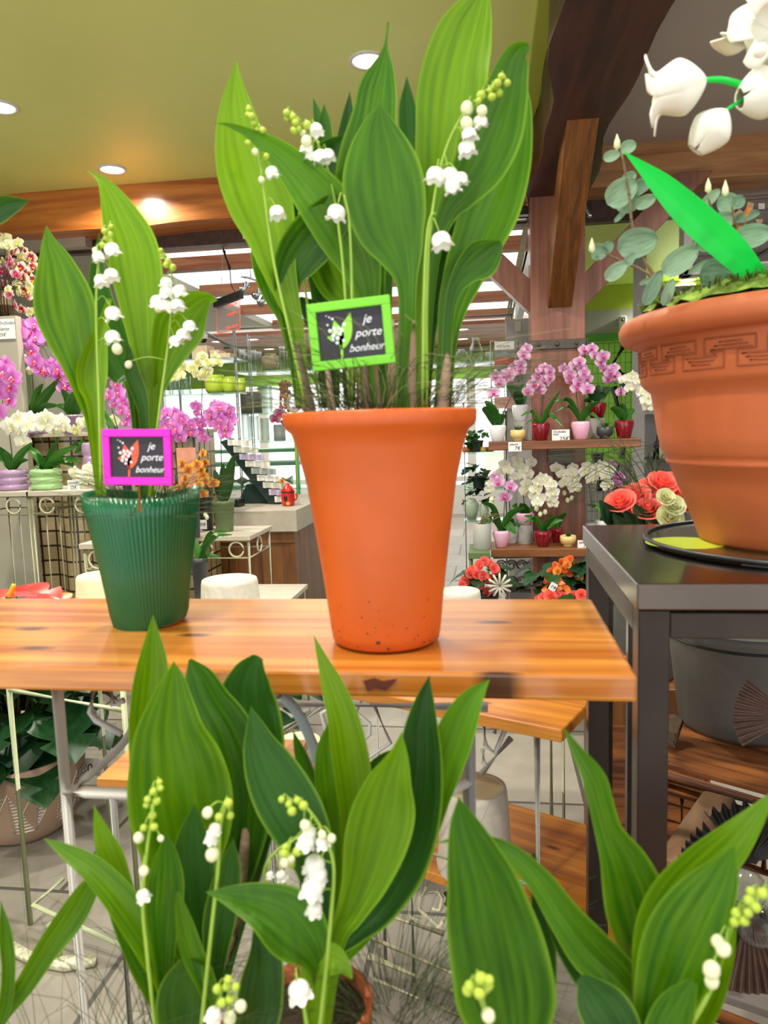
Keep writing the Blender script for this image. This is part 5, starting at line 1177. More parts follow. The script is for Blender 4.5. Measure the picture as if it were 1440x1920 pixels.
orchid('white orchid in a crimson pot at the right end of the upper shelf', (1170,788,828,18), Y1, zs1, [(1172,712),(1188,725),(1200,737),(1213,742),(1181,706),(1166,714),(1206,752),(1212,763),(1193,715),(1176,728)], 'white', 12, leaves=[(1150,802,10,.7),(1190,768,9),(1165,757,8),(1145,765,9)], stem=[(1165,745),(1168,705),(1210,745)], m=m_redpot, group=G1, two=1)
def succulent(label, pot, Yv, zb, m, kind='bowl', n=12, L=14):
    x, yt, yb, hw = pot; c = aY(x, yt, Yv); k = px2m(c); base = V((c.x, Yv, zb)); rr = random.Random(x)
    t = thing('potted_succulent', label, 'potted plant', base, 'small succulents on the oak shelves'); pot_part(base, hw*k, c.z-zb, kind, m, t)
    mb = MB()
    for i in range(n):
        a = rr.random()*6.28; d = V((cos(a)*.6, sin(a)*.6, rr.uniform(.5, 1))).normalized(); b = V((base.x, base.y, c.z-.01)); mb.tube([b, b+d*L*k*.5, b+d*L*k], [hw*k*.16, .0008], 5, 2)
    mb.build('leaves', m_orleafd, t)
succulent('small spiky succulent in a straw coloured footed pot near the left of the upper shelf', (971,806,828,14), Y1, zs1, m_creampot)
succulent('small spiky succulent in a slate grey bowl on the upper shelf', (1134,800,828,15), Y1, zs1, m_greypot)
def card(label, corners, Yv, lines, size, m=m_paper, tilt=0):
    TL, BR = aY(*corners[0], Yv), aY(*corners[1], Yv); c = (TL+BR)/2
    t = thing('price_card', label, 'price card', (c.x, Yv, min(TL.z, BR.z)), None)
    w_, h_ = (BR.x-TL.x)/2, (TL.z-BR.z)/2
    b = MB(); b.X = M.Translation(c) @ M.Rotation(tilt, 4, 'Y'); b.box(-w_, w_, 0, .002, -h_, h_); o = b.build('card', m, t)
    R_ = M.Rotation(tilt, 3, 'Y') @ frame((1, 0, 0), (0, -1, 0))
    for s, dx, dz, sz in lines: inst(text_mesh(s, size*sz, .2, m_ink, .0003), 'lettering', o, c+M.Rotation(tilt, 3, 'Y') @ V((dx*w_, -.0012, dz*h_)), R_)
card('white handwritten 25 euro price card in the middle of the upper oak shelf', ((1035,806),(1068,828)), 3.715, [('Orchidée', -.9, .5, .8), ('mini', -.9, .1, .8), ('25€', -.2, -.8, 1.4)], .02)
card('small 7 euro price card hanging on the left front of the upper oak shelf', ((953,829),(978,846)), 3.692, [('plante', -.8, .3, .9), ('7€', -.1, -.7, 1.4)], .018)
card('small 7 euro price card at the right of the lower oak shelf', ((1083,1013),(1108,1029)), 3.715, [('plante', -.8, .3, .9), ('7€', -.2, -.7, 1.4)], .017)
# lower shelf
orchid('blush and pink orchid in a pink pot at the left front of the lower shelf', (940,994,1029,16), Y1, zs2, [(934,903),(957,910),(946,930),(930,896)], 'pale', 15, [(922,937),(920,945)], [(903,942,6,.6),(984,952,7,.4),(968,1001,10,.9),(905,983,6,.8),(920,960,6)], stem=[(945,960),(945,905),(930,890)], m=m_pinkpot, group=G2)
orchid('white orchid in a white pot behind the left pink pot on the lower shelf', (959,985,1029,15), Y2, zs2, [(939,885),(923,906),(918,916),(952,880),(966,892),(945,870),(928,892)], 'white', 12, leaves=[(975,985,9,.6)], m=m_whitepot, group=G2)
orchid('tall white orchid in a pink pot raised on a dark grey pot, lower shelf', (985,961,1029,17), Y2-.02, zs2, [(983,866),(988,888),(986,905),(995,866),(973,874),(980,878),(970,862),(985,918)], 'white', 13, [(983,920),(986,928)], [(960,950,9),(1005,955,8),(975,948,8)], m=m_pinkpot, group=G2, stand=36)
orchid('white orchid cascading over a crimson pot in the middle of the lower shelf', (1018,995,1029,17), Y1, zs2, [(1014,897),(1008,903),(1004,916),(1010,933),(1000,928),(1031,908),(1035,922),(1036,943),(1022,900),(1006,940),(1032,932)], 'white', 13.5, [(1006,954),(1013,964),(1022,960)], [(983,967,6,.5),(981,981,4,.7),(1055,975,7,.3),(1045,967,6,.3)], stem=[(1018,950),(1022,895),(1036,940)], m=m_redpot, group=G2)
orchid('white orchid against the post in a small dark crimson pot, lower shelf', (1044,990,1029,11), Y2, zs2, [(1042,877),(1053,887),(1057,903),(1048,880),(1072,877),(1075,895),(1076,913),(1060,892),(1070,885)], 'white', 13, [(1058,924),(1072,934),(1064,938)], [(1062,962,6),(1030,965,6)], m=m_redpot, group=G2)
succulent('dark air plant in a straw coloured footed pot on the lower shelf', (1065,1004,1029,15), Y1, zs2, m_creampot, L=12)
stz = .60
vo = orchid('white and lilac orchid in a clear glass vase right of the post', (1109,944,978,11), 3.84, zs2, [(1095,883),(1107,897),(1124,875),(1132,890),(1136,908),(1100,874),(1118,885),(1140,880)], 'white', 14, leaves=[(1130,965,6)], m=m_glass, kind='cyl', stand=40)
orchid('lilac orchid peeping out behind the white one right of the post', (1128,975,1010,12), 3.90, zs2, [(1147,888),(1152,905),(1142,872),(1155,893)], 'pink', 12, m=m_whitepot, kind='cyl', leaves=[(1140,970,6)])
# little metal stand left of the lower shelf
ms = thing('metal_plant_stand', 'olive green metal stand left of the lower oak shelf with a grey cylinder pot', 'stand', (.0, 3.72, 0))
zm = aY(900, 1034, 3.66).z; x0 = aY(878, 1034, 3.62).x; x1 = aY(921, 1034, 3.62).x-.005
MB().box(x0, x1+.0, 3.62, 3.90, zm-.03, zm).build('tray', m_olivepot, ms, .002)
for x in (x0+.01, x1-.01):
    for y in (3.63, 3.89): tube_part('leg', [(x, y, zm-.03), (x, y, 0)], .007, m_olivepot, ms)
gcp = thing('grey_cylinder_pot', 'grey cylinder pot with dry twigs at the left of the lower oak shelf', 'pot', (*aY(904, 1000, 3.74).xy, zm)); c = V((aY(904, 1000, 3.74).x, 3.74, zm))
pot_part(c, .045, aY(904, 981, 3.74).z-zm, 'cyl', m_lightgrey, gcp); tw_ = MB(); rr = random.Random(2)
for i in range(14): a = c+V((rr.uniform(-.02, .02), rr.uniform(-.02, .02), .12)); tw_.tube([a, a+V((rr.uniform(-.03, .05), 0, rr.uniform(.02, .05))), a+V((rr.uniform(-.04, .09), 0, rr.uniform(.0, .07)))], .002, 5, 3)
tw_.build('twigs', m_bark, gcp)
# cast iron scroll bench and begonias
ib = thing('cast_iron_bench', 'dark cast iron bench with scrollwork behind the begonias', 'bench', (.05, 4.6, 0))
f = MB(); a = aY(925, 1045, 4.55); b = aY(1100, 1098, 4.55)
for i in range(9):
    for j in range(2):
        cx, cz_ = a.x+.045+i*(b.x-a.x)/9, a.z-.05-j*.10
        f.tube([(cx+.034*cos(q)*(1-q/14), 4.55, cz_+.034*sin(q)*(1-q/14)) for q in [k*.55 for k in range(18)]], .007, 5)
f.tube([(a.x, 4.55, a.z), (b.x, 4.55, a.z)], .01, 6); f.tube([(a.x, 4.55, a.z-.2), (b.x, 4.55, a.z-.2)], .01, 6); f.build('scroll_panel', m_iron, ib)
MB().box(a.x, b.x, 4.55, 4.66, a.z-.22, a.z-.2).build('seat', m_iron, ib)
for x in (a.x+.02, b.x-.02):
    for y in (4.57, 4.64): tube_part('leg', [(x, y, a.z-.2), (x, y, 0)], .012, m_iron, ib)
def begonia(label, cx, cy, Yv, zb, spots, cols, r, pr, leaves_n=26, ext=()):
    c = aY(cx, cy, Yv); k = px2m(c); base = V((c.x, Yv, zb)); rr = random.Random(cx)
    t = thing('potted_begonia', label, 'potted plant', base); pot_part(base, pr*k, c.z-zb-.02, 'taper', m_black, t)
    for i in range(leaves_n):
        a = rr.random()*6.28; R_ = rr.uniform(.3, 1.7)*pr*k; p = V((base.x+cos(a)*R_*1.3, base.y+sin(a)*R_*.6, c.z+rr.uniform(-.05, .09))); heart_leaf(p, (cos(a), sin(a)-.4, rr.uniform(-.4, .3)), .075, t, m_anth, .3)
    for i, (x, y) in enumerate(spots):
        p = aY(x, y, Yv-.05+rr.uniform(-.03, .03)); rose(p-V((0, 0, .008)), r*k*rr.uniform(.8, 1.15), t, 'bloom', cols[i % len(cols)], (rr.uniform(-.5, .5), -.8, .35), 4, i)
    return t
m_coral = mat('coral_bloom', '#ff8276', .55, var=.15, scale=30, transl=.3); m_tang = mat('tangerine_bloom', '#ff8a4c', .55, var=.15, scale=30, transl=.3); m_gold = mat('golden_bloom', '#f0b45a', .55, var=.15, scale=30, transl=.3)
bt = thing('low_plant_table', 'low grey table in front of the post carrying the begonias', 'table', (.3, 3.2, 0))
MB().box(-.15, .78, 3.05, 3.45, .38, .40).build('tabletop', m_lightgrey, bt, .002)
for x in (-.12, .75):
    for y in (3.08, 3.42): tube_part('leg', [(x, y, .38), (x, y, 0)], .01, m_greywire, bt)
begonia('coral red begonia left of the post with a silver bow', 905, 1100, 3.24, .40, [(908,1050),(918,1054),(900,1058),(886,1066),(893,1075),(880,1072),(905,1078),(913,1085),(921,1083),(890,1088),(897,1082),(872,1088),(866,1095),(914,1107),(880,1115),(870,1085),(925,1062),(931,1068),(899,1093),(884,1096)], [m_coral], 8.5, 30)
begonia('orange begonia in front of the post with an orange ribbon', 1050, 1092, 3.24, .40, [(1040,1056),(1052,1050),(1063,1049),(1075,1062),(1058,1062),(1046,1068),(1035,1070),(1030,1082),(1040,1088),(1028,1088),(1088,1070),(1085,1078),(1066,1070),(1080,1056),(1064,1056),(1052,1072),(1070,1045),(1045,1060)], [m_tang, m_tang, m_gold], 7.5, 34)
begonia('coral begonia low in front of the orange one, cut by the pine table edge', 1058, 1135, 3.16, .40, [(1020,1118),(1032,1115),(1045,1114),(1055,1116),(1078,1116),(1090,1112),(1100,1118),(1038,1121),(1066,1122),(1086,1122),(1108,1122),(1012,1124)], [m_coral], 10, 34, 10)
dk = thing('dark_foliage_plant', 'dark leafy plant with orange ribbon right of the orange begonia', 'potted plant', (.66, 3.26, .40)); pot_part(V((.66, 3.26, .40)), .06, .1, 'taper', m_black, dk)
rr = random.Random(8)
for i in range(46): p = aY(rr.uniform(1075, 1138), rr.uniform(1052, 1130), 3.26+rr.uniform(-.06, .08)); heart_leaf(p, (rr.uniform(-1, 1), -.6, rr.uniform(-.6, .4)), .08, dk, m_anth, .3)
m_rib = mat('orange_ribbon', '#f07a28', .25, var=.05, coat=.4); m_bow = mat('silver_bow', '#c9c4b4', .3, var=.1, coat=.3)
for (pts) in ([(1048,1085),(1050,1092),(1056,1096)],[(1056,1096),(1048,1100),(1050,1108)],[(1055,1098),(1062,1102),(1066,1112),(1060,1118)],[(1112,1075),(1120,1080),(1124,1088)],[(1024,1098),(1020,1106),(1030,1110)]):
    P = smooth_path([aY(x, y, 3.13) for x, y in pts], 4); n = len(P); rb = MB(); rb.grid(1, n-1, lambda u, v: P[min(n-1, int(round(v*(n-1))))]+V(((u-.5)*.022, .004*sin(v*5), (u-.5)*.01))); rb.build('ribbon_loop', m_rib, dk)
bw = thing('silver_bow', 'silver ribbon bow at the foot of the coral begonia', 'ribbon', (*aY(935, 1095, 3.12).xy, aY(935, 1110, 3.12).z)); mb = MB()
for i in range(12):
    a = i*2*pi/12; c = aY(937, 1098, 3.12); d = V((cos(a), 0, sin(a))); mb.tube([c, c+d*.03+V((0, -.01, 0)), c+d*.05, c+d*.02+V((0, .012, 0))], .005, 5, 3)
mb.build('bow_loops', m_bow, bw)
card('small tilted 14 euro tag on the orange begonia', ((1030,1093),(1044,1108)), 3.08, [('14€', -.8, -.4, 1.2)], .018, tilt=.5)

# ------------------------------------------------------------ orchids at the left
YL = 3.34; GL = 'orchids on the left wire tables'
orchid('pink orchid in a lavender ringed pot at the left edge', (25,880,921,27), YL, ZL, [(20,700),(2,713),(32,725),(7,737),(32,750),(12,688),(38,710),(2,772)], 'pink', 23, leaves=[(-10,835,9,.3),(52,862,7,.4),(60,830,8,.2),(-20,860,8,.5),(8,845,7)], stem=[(22,850),(14,790),(5,760),(8,700)], kind='bubble', m=m_lavpot)
orchid('cream orchid in the mint green ringed pot', (87,879,921,29), YL, ZL, [(25,797),(42,786),(60,786),(66,800),(48,806),(48,828),(38,800),(88,789),(103,783),(112,795),(125,790),(132,800),(98,798),(30,805)], 'white', 18, [(40,798),(33,790),(97,812),(106,808),(112,806),(98,800),(48,796),(148,790),(155,797),(160,788)], [(42,833,8,.3),(144,836,8,.2),(152,864,9,.3),(60,880,5,.5),(112,820,6,.2),(70,850,7,.2),(140,875,7,.5)], stem=[(88,850),(70,815),(45,800),(95,800),(130,795)], kind='bubble', m=m_mintpot)
orchid('cream white orchid cluster hanging right of the mint green pot', (205,890,921,14), YL+.02, ZL, [(150,885),(165,905),(178,900),(160,893),(185,915),(172,880),(190,903),(155,898),(178,889),(168,918)], 'white', 15, leaves=[(180,850,8),(230,860,8)], m=m_lavpot, kind='taper')
orchid('lavender potted pink orchid on the tiled ledge, the leftmost up there', (63,776,812,26), 3.84, 1.32, [(42,612),(45,640),(70,610),(72,635),(103,627),(72,660),(78,680),(95,697),(110,690),(62,622),(50,628),(86,690)], 'pink', 20, [(46,672),(55,695)], [(119,705,10,.1),(60,755,9,.2),(110,760,8,.3),(80,720,7)], stem=[(62,730),(60,670),(80,650),(110,720),(90,700)], kind='bubble', m=m_lavpot)
orchid('pink orchid in a lavender pot on the tiled ledge behind the leaning lily leaf', (137,778,812,22), 3.84, 1.32, [(128,663),(133,683),(138,713),(122,707),(145,700),(120,695),(128,725)], 'pink', 20, leaves=[(140,735,16,.1),(105,760,8),(115,730,8)], stem=[(140,740),(150,690),(128,663)], kind='taper', m=m_lavpot)
orchid('cream budded orchid in a lavender pot behind the magenta sign', (170,830,866,16), 3.62, ZL, [(150,807),(165,795),(178,790),(222,790)], 'cream', 14, [(150,795),(160,790),(168,792),(175,788),(205,800),(212,797)], [(140,850,7),(120,850,6),(195,850,8)], kind='bubble', m=m_lavpot)
G3 = 'pink orchids behind the magenta sign'
orchid('arching pink orchid spray behind the left lily stems', (230,850,900,16), 3.50, .80, [(205,688),(213,697),(230,722),(212,742),(220,757),(240,770),(255,778),(248,792),(200,740),(228,738),(236,755),(208,702)], 'pink', 15, leaves=[(195,770,9,.2),(215,800,8)], stem=[(225,820),(205,750),(195,700),(210,690),(250,780)], m=m_greypot, kind='taper', group=G3)
orchid('dense pink orchid cluster right above the magenta sign', (345,890,940,16), 3.62, .80, [(325,795),(318,775),(335,775),(350,785),(340,805),(330,815),(345,820),(320,812),(360,810),(312,800),(355,795),(338,790),(290,750),(290,790),(305,780),(300,812)], 'pink', 15, leaves=[(330,845,9),(365,850,8)], stem=[(345,860),(335,800),(320,780)], m=m_greypot, kind='taper', group=G3)
orchid('pink orchid between the cream orchid and the olive pot', (385,900,940,14), 3.66, .80, [(378,775),(382,795),(375,762),(388,785),(390,822),(372,790),(380,810),(368,800)], 'pink', 11.5, leaves=[(370,860,8)], m=m_greypot, kind='taper', group=G3)
orchid('tall cream orchid spike left of the red neon sign', (345,915,960,12), 3.70, .80, [(328,660),(348,647),(345,663),(323,673),(350,690),(333,710),(323,693),(341,682),(350,706),(318,705),(338,700)], 'cream', 11.5, leaves=[(330,880,8),(365,885,8)], stem=[(341,800),(339,700),(346,648)], m=m_greypot, kind='taper')
orchid('cream orchid on a dark stake under the security camera', (372,915,960,12), 3.72, .80, [(388,670),(408,672),(377,683),(390,697),(370,693),(415,680),(398,683),(384,708),(374,702)], 'cream', 12, leaves=[(355,885,8),(390,880,7)], stem=[(376,800),(380,720),(385,672)], m=m_greypot, kind='taper')
orchid('pink orchid in an olive green pot with tall dark leaves on the middle wire table', (420,938,988,21), 3.60, .80, [(413,773),(407,790),(430,780),(433,800),(408,762),(430,813),(420,765),(402,778),(438,788),(420,798),(436,770),(424,788)], 'pink', 15.5, leaves=[(438,855,13,.05),(402,882,11,.05),(405,910,7,.2),(418,870,10,.05)], stem=[(415,860),(414,790),(414,760)], m=m_olivepot, kind='taper', lm=m_orleafd)
orchid('orange yellow orchid right of the magenta sign', (362,935,985,14), 3.40, .80, [(355,908),(382,880),(383,893),(388,867),(405,905),(383,908),(353,870),(384,925),(378,870),(358,895),(392,900),(345,915),(386,850),(362,880)], 'orange', 12, [(385,965),(388,970)], [(372,900,7)], m=m_greypot, kind='taper')
orchid('plant with long curved leaves in a dark pot below the orange orchid', (375,1045,1085,16), 3.05, .57, [], 'pink', leaves=[(435,1003,6,.5),(412,1045,5,.4),(365,1010,7,.2),(425,998,5,.6)], m=m_greypot, kind='taper', name='potted_plant')
card('white folded price card beside the olive green pot', ((372,975),(388,992)), 3.47, [('25€', -.8, -.2, 1)], .02)
card('white price card in front of the cream orchid cluster on the wire table', ((126,900),(150,920)), 3.25, [('Orchidée', -.8, .3, .7), ('25€', -.6, -.6, 1)], .02)
# multicoloured spray on the pillar
bv = thing('orchid_arrangement', 'mixed speckled yellow and magenta orchid spray over the greige pillar, top left', 'potted plant', (aY(10, 590, 3.86).x, 3.86, zp))
c = V((aY(12, 592, 3.86).x, 3.86, zp)); mb = MB()
for i in range(14): a = i*2*pi/14; mb.tube([c+V((cos(a)*.03, sin(a)*.03, 0)), c+V((cos(a)*.03, sin(a)*.03, .15))], .008, 6)
mb.build('bark_vase', m_bark, bv)
rr = random.Random(21); pts = []; st_ = MB()
for i in range(85):
    x = rr.uniform(-60, 62); y = rr.uniform(438, 565)+max(0, (x-20))*.9
    if y > 590: continue
    col = 'rose' if (x < 30 and y > 480 and rr.random() < .6) else ('multi' if rr.random() < .6 else 'cream')
    p = aY(x, y, 3.84+rr.uniform(-.10, .10)); inst(B[col], 'blossom', bv, p, face_rot(rr, .8, .5, .6), px2m(p)*rr.uniform(10, 14)); st_.tube([c+V((0, 0, .14)), (c+p)/2+V((0, 0, .10)), p], .0012, 4, 3)
st_.build('flower_stem', m_stemdark, bv)
# ------------------------------------------------------------ glass shelves with vases
def vase(label, x, yt, yb, hw, Yv, zb, prof, m, name='vase', group=None, seg=28, cat='vase'):
    c = aY(x, yb, Yv); k = px2m(c); h = aY(x, yt, Yv).z-zb; t = thing(name, label, cat, (c.x, Yv, zb), group)
    MB().lathe((c.x, Yv, zb), [(a*hw*k, b*h) for a, b in prof], seg).build('body', m, t); return t
TUBE = [(.001, 0), (.9, 0), (1, .03), (1, 1), (.86, 1), (.86, .05), (.001, .04)]
FLAT = [(.001, 0), (.7, 0), (.75, .03), (.8, .5), (1, 1), (.86, 1), (.66, .5), (.6, .06), (.001, .05)]
ROUND = [(.001, 0), (.5, 0), (.95, .25), (1, .5), (.85, .8), (.5, .9), (.5, 1), (.4, 1), (.4, .9), (.001, .3)]
JAR = [(.001, 0), (.55, 0), (.9, .4), (1, .68), (.85, .84), (.6, .9), (.66, 1), (.5, 1), (.001, .5)]
BOTTLE = [(.001, 0), (.7, 0), (1, .3), (.9, .6), (.5, .85), (.62, 1), (.5, 1), (.4, .85), (.8, .55), (.85, .3), (.001, .05)]
ga_ = thing('glass_shelf_unit', 'tall glass shelving full of vases behind the orange pot', 'shelving', (-.6, 5.55, 0))
YG = 5.4; zg = [aY(560, y, YG).z for y in (692, 772, 826)]; gx0, gx1 = aY(438, 700, YG).x, aY(962, 700, YG).x
for z in zg+[zg[2]-.35]: MB().box(gx0, gx1, YG, YG+.35, z-.01, z).build('glass_shelf', m_glassgreen, ga_)
for x in (gx0+.01, (gx0+gx1)/2, gx1-.01):
    for y in (YG+.01, YG+.34): tube_part('upright', [(x, y, 0), (x, y, 2.05)], .006, m_greywire, ga_)
tube_part('rail', [(gx0, YG, 2.05), (gx1, YG, 2.05)], .008, m_greywire, ga_)
YH = 4.75; zh = [aY(370, y, YH).z for y in (672, 738)]; hx0, hx1 = aY(296, 700, YH).x, aY(446, 700, YH).x
gb_ = thing('glass_shelf_unit', 'shorter glass shelving left of the neon sign with lime vases', 'shelving', (-1.5, 4.9, 0))
for z in zh+[zh[1]-.3]: MB().box(hx0, hx1, YH, YH+.32, z-.01, z).build('glass_shelf', m_glassgreen, gb_)
for x in (hx0+.01, hx1-.01):
    for y in (YH+.01, YH+.31): tube_part('upright', [(x, y, 0), (x, y, 1.95)], .006, m_greywire, gb_)
GV = 'clear glass vases on the glass shelving'
names = ['clear glass tube vase, leftmost on the top glass shelf', 'second clear wavy glass tube on the top glass shelf', 'third clear glass tube beside the cream jar']
for lb, x, hw, yt in zip(names, (455, 476, 487), (7, 6, 5), (655, 656, 659)): vase(lb, x, yt, 692, hw, YG+.14, zg[0], FLAT, m_glass, group=GV)
vase('round cream jar on the top glass shelf', 508, 663, 692, 17, YG+.15, zg[0], JAR, m_amber)
vase('tall clear glass vase right of the cream jar', 530, 650, 692, 6, YG+.14, zg[0], FLAT, m_glass, group=GV)
vase('clear glass vase at the edge of the lily stems on the top glass shelf', 543, 658, 692, 6, YG+.14, zg[0], FLAT, m_glass, group=GV)
for i, (x, hw, yt, P_) in enumerate(((596, 9, 655, FLAT), (625, 8, 662, TUBE), (655, 10, 658, FLAT), (690, 8, 660, BOTTLE), (722, 9, 655, FLAT), (752, 9, 662, TUBE))): vase(('clear vase','short clear tube','flared clear vase','clear bottle vase','tall flared vase','straight clear tube')[i]+' half hidden behind the lily stems under the lime sign', x, yt, 692, hw, YG+.14, zg[0], P_, m_glass, group=GV)
vase('gold speckled ball vase behind the lily stems', 802, 672, 700, 14, YG+.14, zg[0], ROUND, mat('gold_ball', '#c9a25a', .25, .6, var=.5, scale=60))
vase('clear goblet vase right of the lily stems on the top glass shelf', 866, 655, 692, 12, YG+.14, zg[0], ROUND, m_glass, group=GV)
vase('tallest clear bottle vase beside the card rack', 893, 633, 692, 13, YG+.14, zg[0], BOTTLE, m_glass, group=GV)
vase('slim clear vase touching the card rack', 918, 660, 692, 7, YG+.14, zg[0], TUBE, m_glass, group=GV)
vase('broad smoky glass cylinder on the middle glass shelf', 472, 735, 772, 20, YG+.15, zg[1], TUBE, mat('smoke_glass', '#b8aca0', .1, var=.2, trans=.6), group=None)
vase('clear square looking glass block vase behind the smoky cylinder', 500, 722, 772, 12, YG+.22, zg[1], TUBE, m_glass, group=GV)
for i, (x, hw, yt) in enumerate(((462, 7, 776), (478, 9, 780), (498, 8, 784))): vase(('tall clear cylinder','squat clear cylinder','clear glass mug')[i]+' on the lowest visible glass shelf', x, yt, 826, hw, YG+.14, zg[2], TUBE, m_glass, group=GV)
vase('white textured vase with dried flowers on the lowest glass shelf', 525, 796, 826, 11, YG+.14, zg[2], TUBE, m_whitepot)
df = thing('dried_flower_spire', 'pink and salmon flower spire left of the orange pot rim', 'flower', (aY(530, 760, YG+.05).x, YG+.05, zg[2])); rr = random.Random(9)
m_sal = mat('salmon_floret', '#dc8a78', .6, var=.25, scale=40); fb = MB()
for i in range(90): p = aY(535+rr.uniform(-9, 9), rr.uniform(715, 795), YG+.05+rr.uniform(-.03, .03)); fb.ball(p, .014*rr.uniform(.7, 1.3), 6, 4)
fb.build('florets', m_sal, df); MB().tube([aY(532, 800, YG+.05), aY(536, 712, YG+.05)], .004, 6).build('stem', m_stemdark, df)
for x, y in ((524, 775), (516, 785)): inst(B['rose'], 'blossom', df, aY(x, y, YG), face_rot(rr), .05)
for i, (x, hw, m) in enumerate(((405, 20, m_limeglass), (432, 14, m_limeglass), (452, 10, m_limeglass))): vase('lime green glass vase, %s on the shorter glass shelving' % ('largest of three', 'middle of three', 'smallest, rightmost of three')[i], x, 703+3*i, 738, hw, YH+.14, zh[1], [(.001, 0), (.7, 0), (.95, .2), (1, .6), (.8, .97), (.7, 1), (.6, .95), (.001, .2)], m, group='lime vases')
for i, (x, hw, yt) in enumerate(((312, 9, 708), (330, 8, 712), (350, 9, 706))): vase(('left','middle','right')[i]+' clear glass candle cup behind the cream orchid spike', x, yt, 738, hw, YH+.12, zh[1], TUBE, m_glass, group='glass candle cups')
vase('clear wavy glass vase high on the shorter shelving beside the security camera', 352, 630, 668, 12, YH+.15, zh[0], FLAT, m_glass)
for i, (x, hw, yt) in enumerate(((383, 15, 650), (410, 9, 658), (428, 12, 664))):
    c = aY(x, 688, YH+.15); k = px2m(c); t = thing('wooden_box', ('amber wooden box, largest of three','slim amber wooden box, middle of three','amber box with gold specks, rightmost of three')[i]+' on the top of the shorter glass shelving', 'box', (c.x, YH+.15, zh[0]), 'amber boxes')
    MB().box(c.x-hw*k, c.x+hw*k, YH+.08, YH+.22, zh[0], aY(x, yt, YH+.15).z).build('box_body', m_amber, t, .003)
# things further right behind the orange pot
YR = 5.2; rs = thing('glass_side_shelves', 'glass side shelves left of the post with lamp, jar and small plants', 'shelving', (-.1, 5.3, 0))
rz = [aY(900, y, YR).z for y in (848, 916, 976)]; rx0, rx1 = aY(868, 850, YR).x, aY(955, 850, YR).x
for z in rz: MB().box(rx0, rx1, YR, YR+.3-.12, z-.01, z).build('glass_shelf', m_glassgreen, rs)
for x in (rx0+.01, rx1-.01): tube_part('upright', [(x, YR+.01, 0), (x, YR+.01, 1.45)], .006, m_greywire, rs)
vase('pale green ginger jar left of the post behind the grey cylinder', 884, 935, 976, 15, YR+.09, rz[2], JAR, m_celadon)
vase('second pale green vase near the lower white orchids', 908, 938, 976, 9, YR+.09, rz[2], ROUND, m_celadon)
la = thing('table_lamp', 'small table lamp with a glowing cream shade left of the post', 'lamp', (aY(933, 900, YR+.09).x, YR+.09, rz[1])); c = aY(933, 880, YR+.09)
MB().lathe((c.x, YR+.09, c.z), [(.085, 0), (.07, .115), (.068, .115), (.083, 0)], 32).build('lamp_shade', m_shadeglow, la); MB().lathe((c.x, YR+.09, rz[1]), [(.001, 0), (.04, 0), (.04, .008), (.015, .03), (.02, .07), (.008, .10), (.008, c.z-rz[1]+.04)], 20).build('base', m_celadon, la)
def bushy(label, x, y, Yv, zb, n, sx, sz, size, m, seed, pm=m_greypot):
    c = aY(x, y, Yv); rr = random.Random(seed); t = thing('potted_plant', label, 'potted plant', (c.x, Yv, zb)); pot_part(V((c.x, Yv, zb)), .05, .08, 'taper', pm, t)
    for i in range(n): p = V((c.x+rr.uniform(-sx, sx), Yv+rr.uniform(-.05, .05), c.z+rr.uniform(-sz, sz))); heart_leaf(p, (rr.uniform(-1, 1), -.5, rr.uniform(-.6, .6)), size, t, m, .3)
    return t
bushy('dark leafy plant behind the grey cylinder left of the post', 898, 905, YR+.09, rz[1], 40, .10, .14, .06, m_anth, 3)
bushy('small green plant on the top side shelf left of the post', 893, 822, YR+.09, rz[0], 22, .07, .05, .05, m_orleaf, 4)
for i, (x, col) in enumerate(((875, '#d8823a'), (905, '#e8c860'), (918, '#7a4a20'))): vase(('orange','yellow','brown')[i]+' candle jar on the top side shelf left of the post', x, 838, 848, 8, YR+.09, rz[0], TUBE, mat('candle%d' % i, col, .4, var=.1), 'candle', 'candle jars', cat='candle')
cr = thing('card_rack', 'chrome wire rack of greeting cards left of the post', 'card rack', (aY(942, 700, 4.5).x, 4.5, 0))
k = px2m(aY(940, 700, 4.5)); a, b = aY(920, 640, 4.5), aY(972, 770, 4.5)
tube_part('wire_frame', [a, V((b.x, 4.5, a.z)), V((b.x, 4.5, b.z)), V((a.x, 4.5, b.z))], .005, m_chrome, cr, 6, 0, True)
for i in range(1, 6): z = a.z+(b.z-a.z)*i/6; tube_part('wire', [(a.x, 4.49, z), (b.x, 4.49, z)], .003, m_chrome, cr)
for i in range(1, 4): x = a.x+(b.x-a.x)*i/4; tube_part('wire', [(x, 4.51, a.z), (x, 4.51, b.z)], .003, m_chrome, cr)
tube_part('stand_pole', [((a.x+b.x)/2, 4.52, b.z), ((a.x+b.x)/2, 4.52, 0)], .015, m_chrome, cr, 10)
for i, (y0, y1, col) in enumerate(((641, 655, '#f4f6f6'), (657, 671, '#8a8d92'), (672, 684, '#c25a4a'), (686, 700, '#6e747a'), (703, 716, '#d8a8a0'), (745, 765, '#c99a90'))):
    p, q = aY(927, y0, 4.48), aY(964, y1, 4.48); cc = MB().box(p.x, q.x, 4.475, 4.479, q.z, p.z).build('greeting_card', mat('card%d' % i, col, .5, var=.35 if i else 0, scale=25), cr)
    if i == 0: inst(text_mesh('Carterie', .022, .1, m_ink), 'lettering', cc, (p.x+.012, 4.4745, q.z+.013), frame((1, 0, 0), (0, -1, 0)))
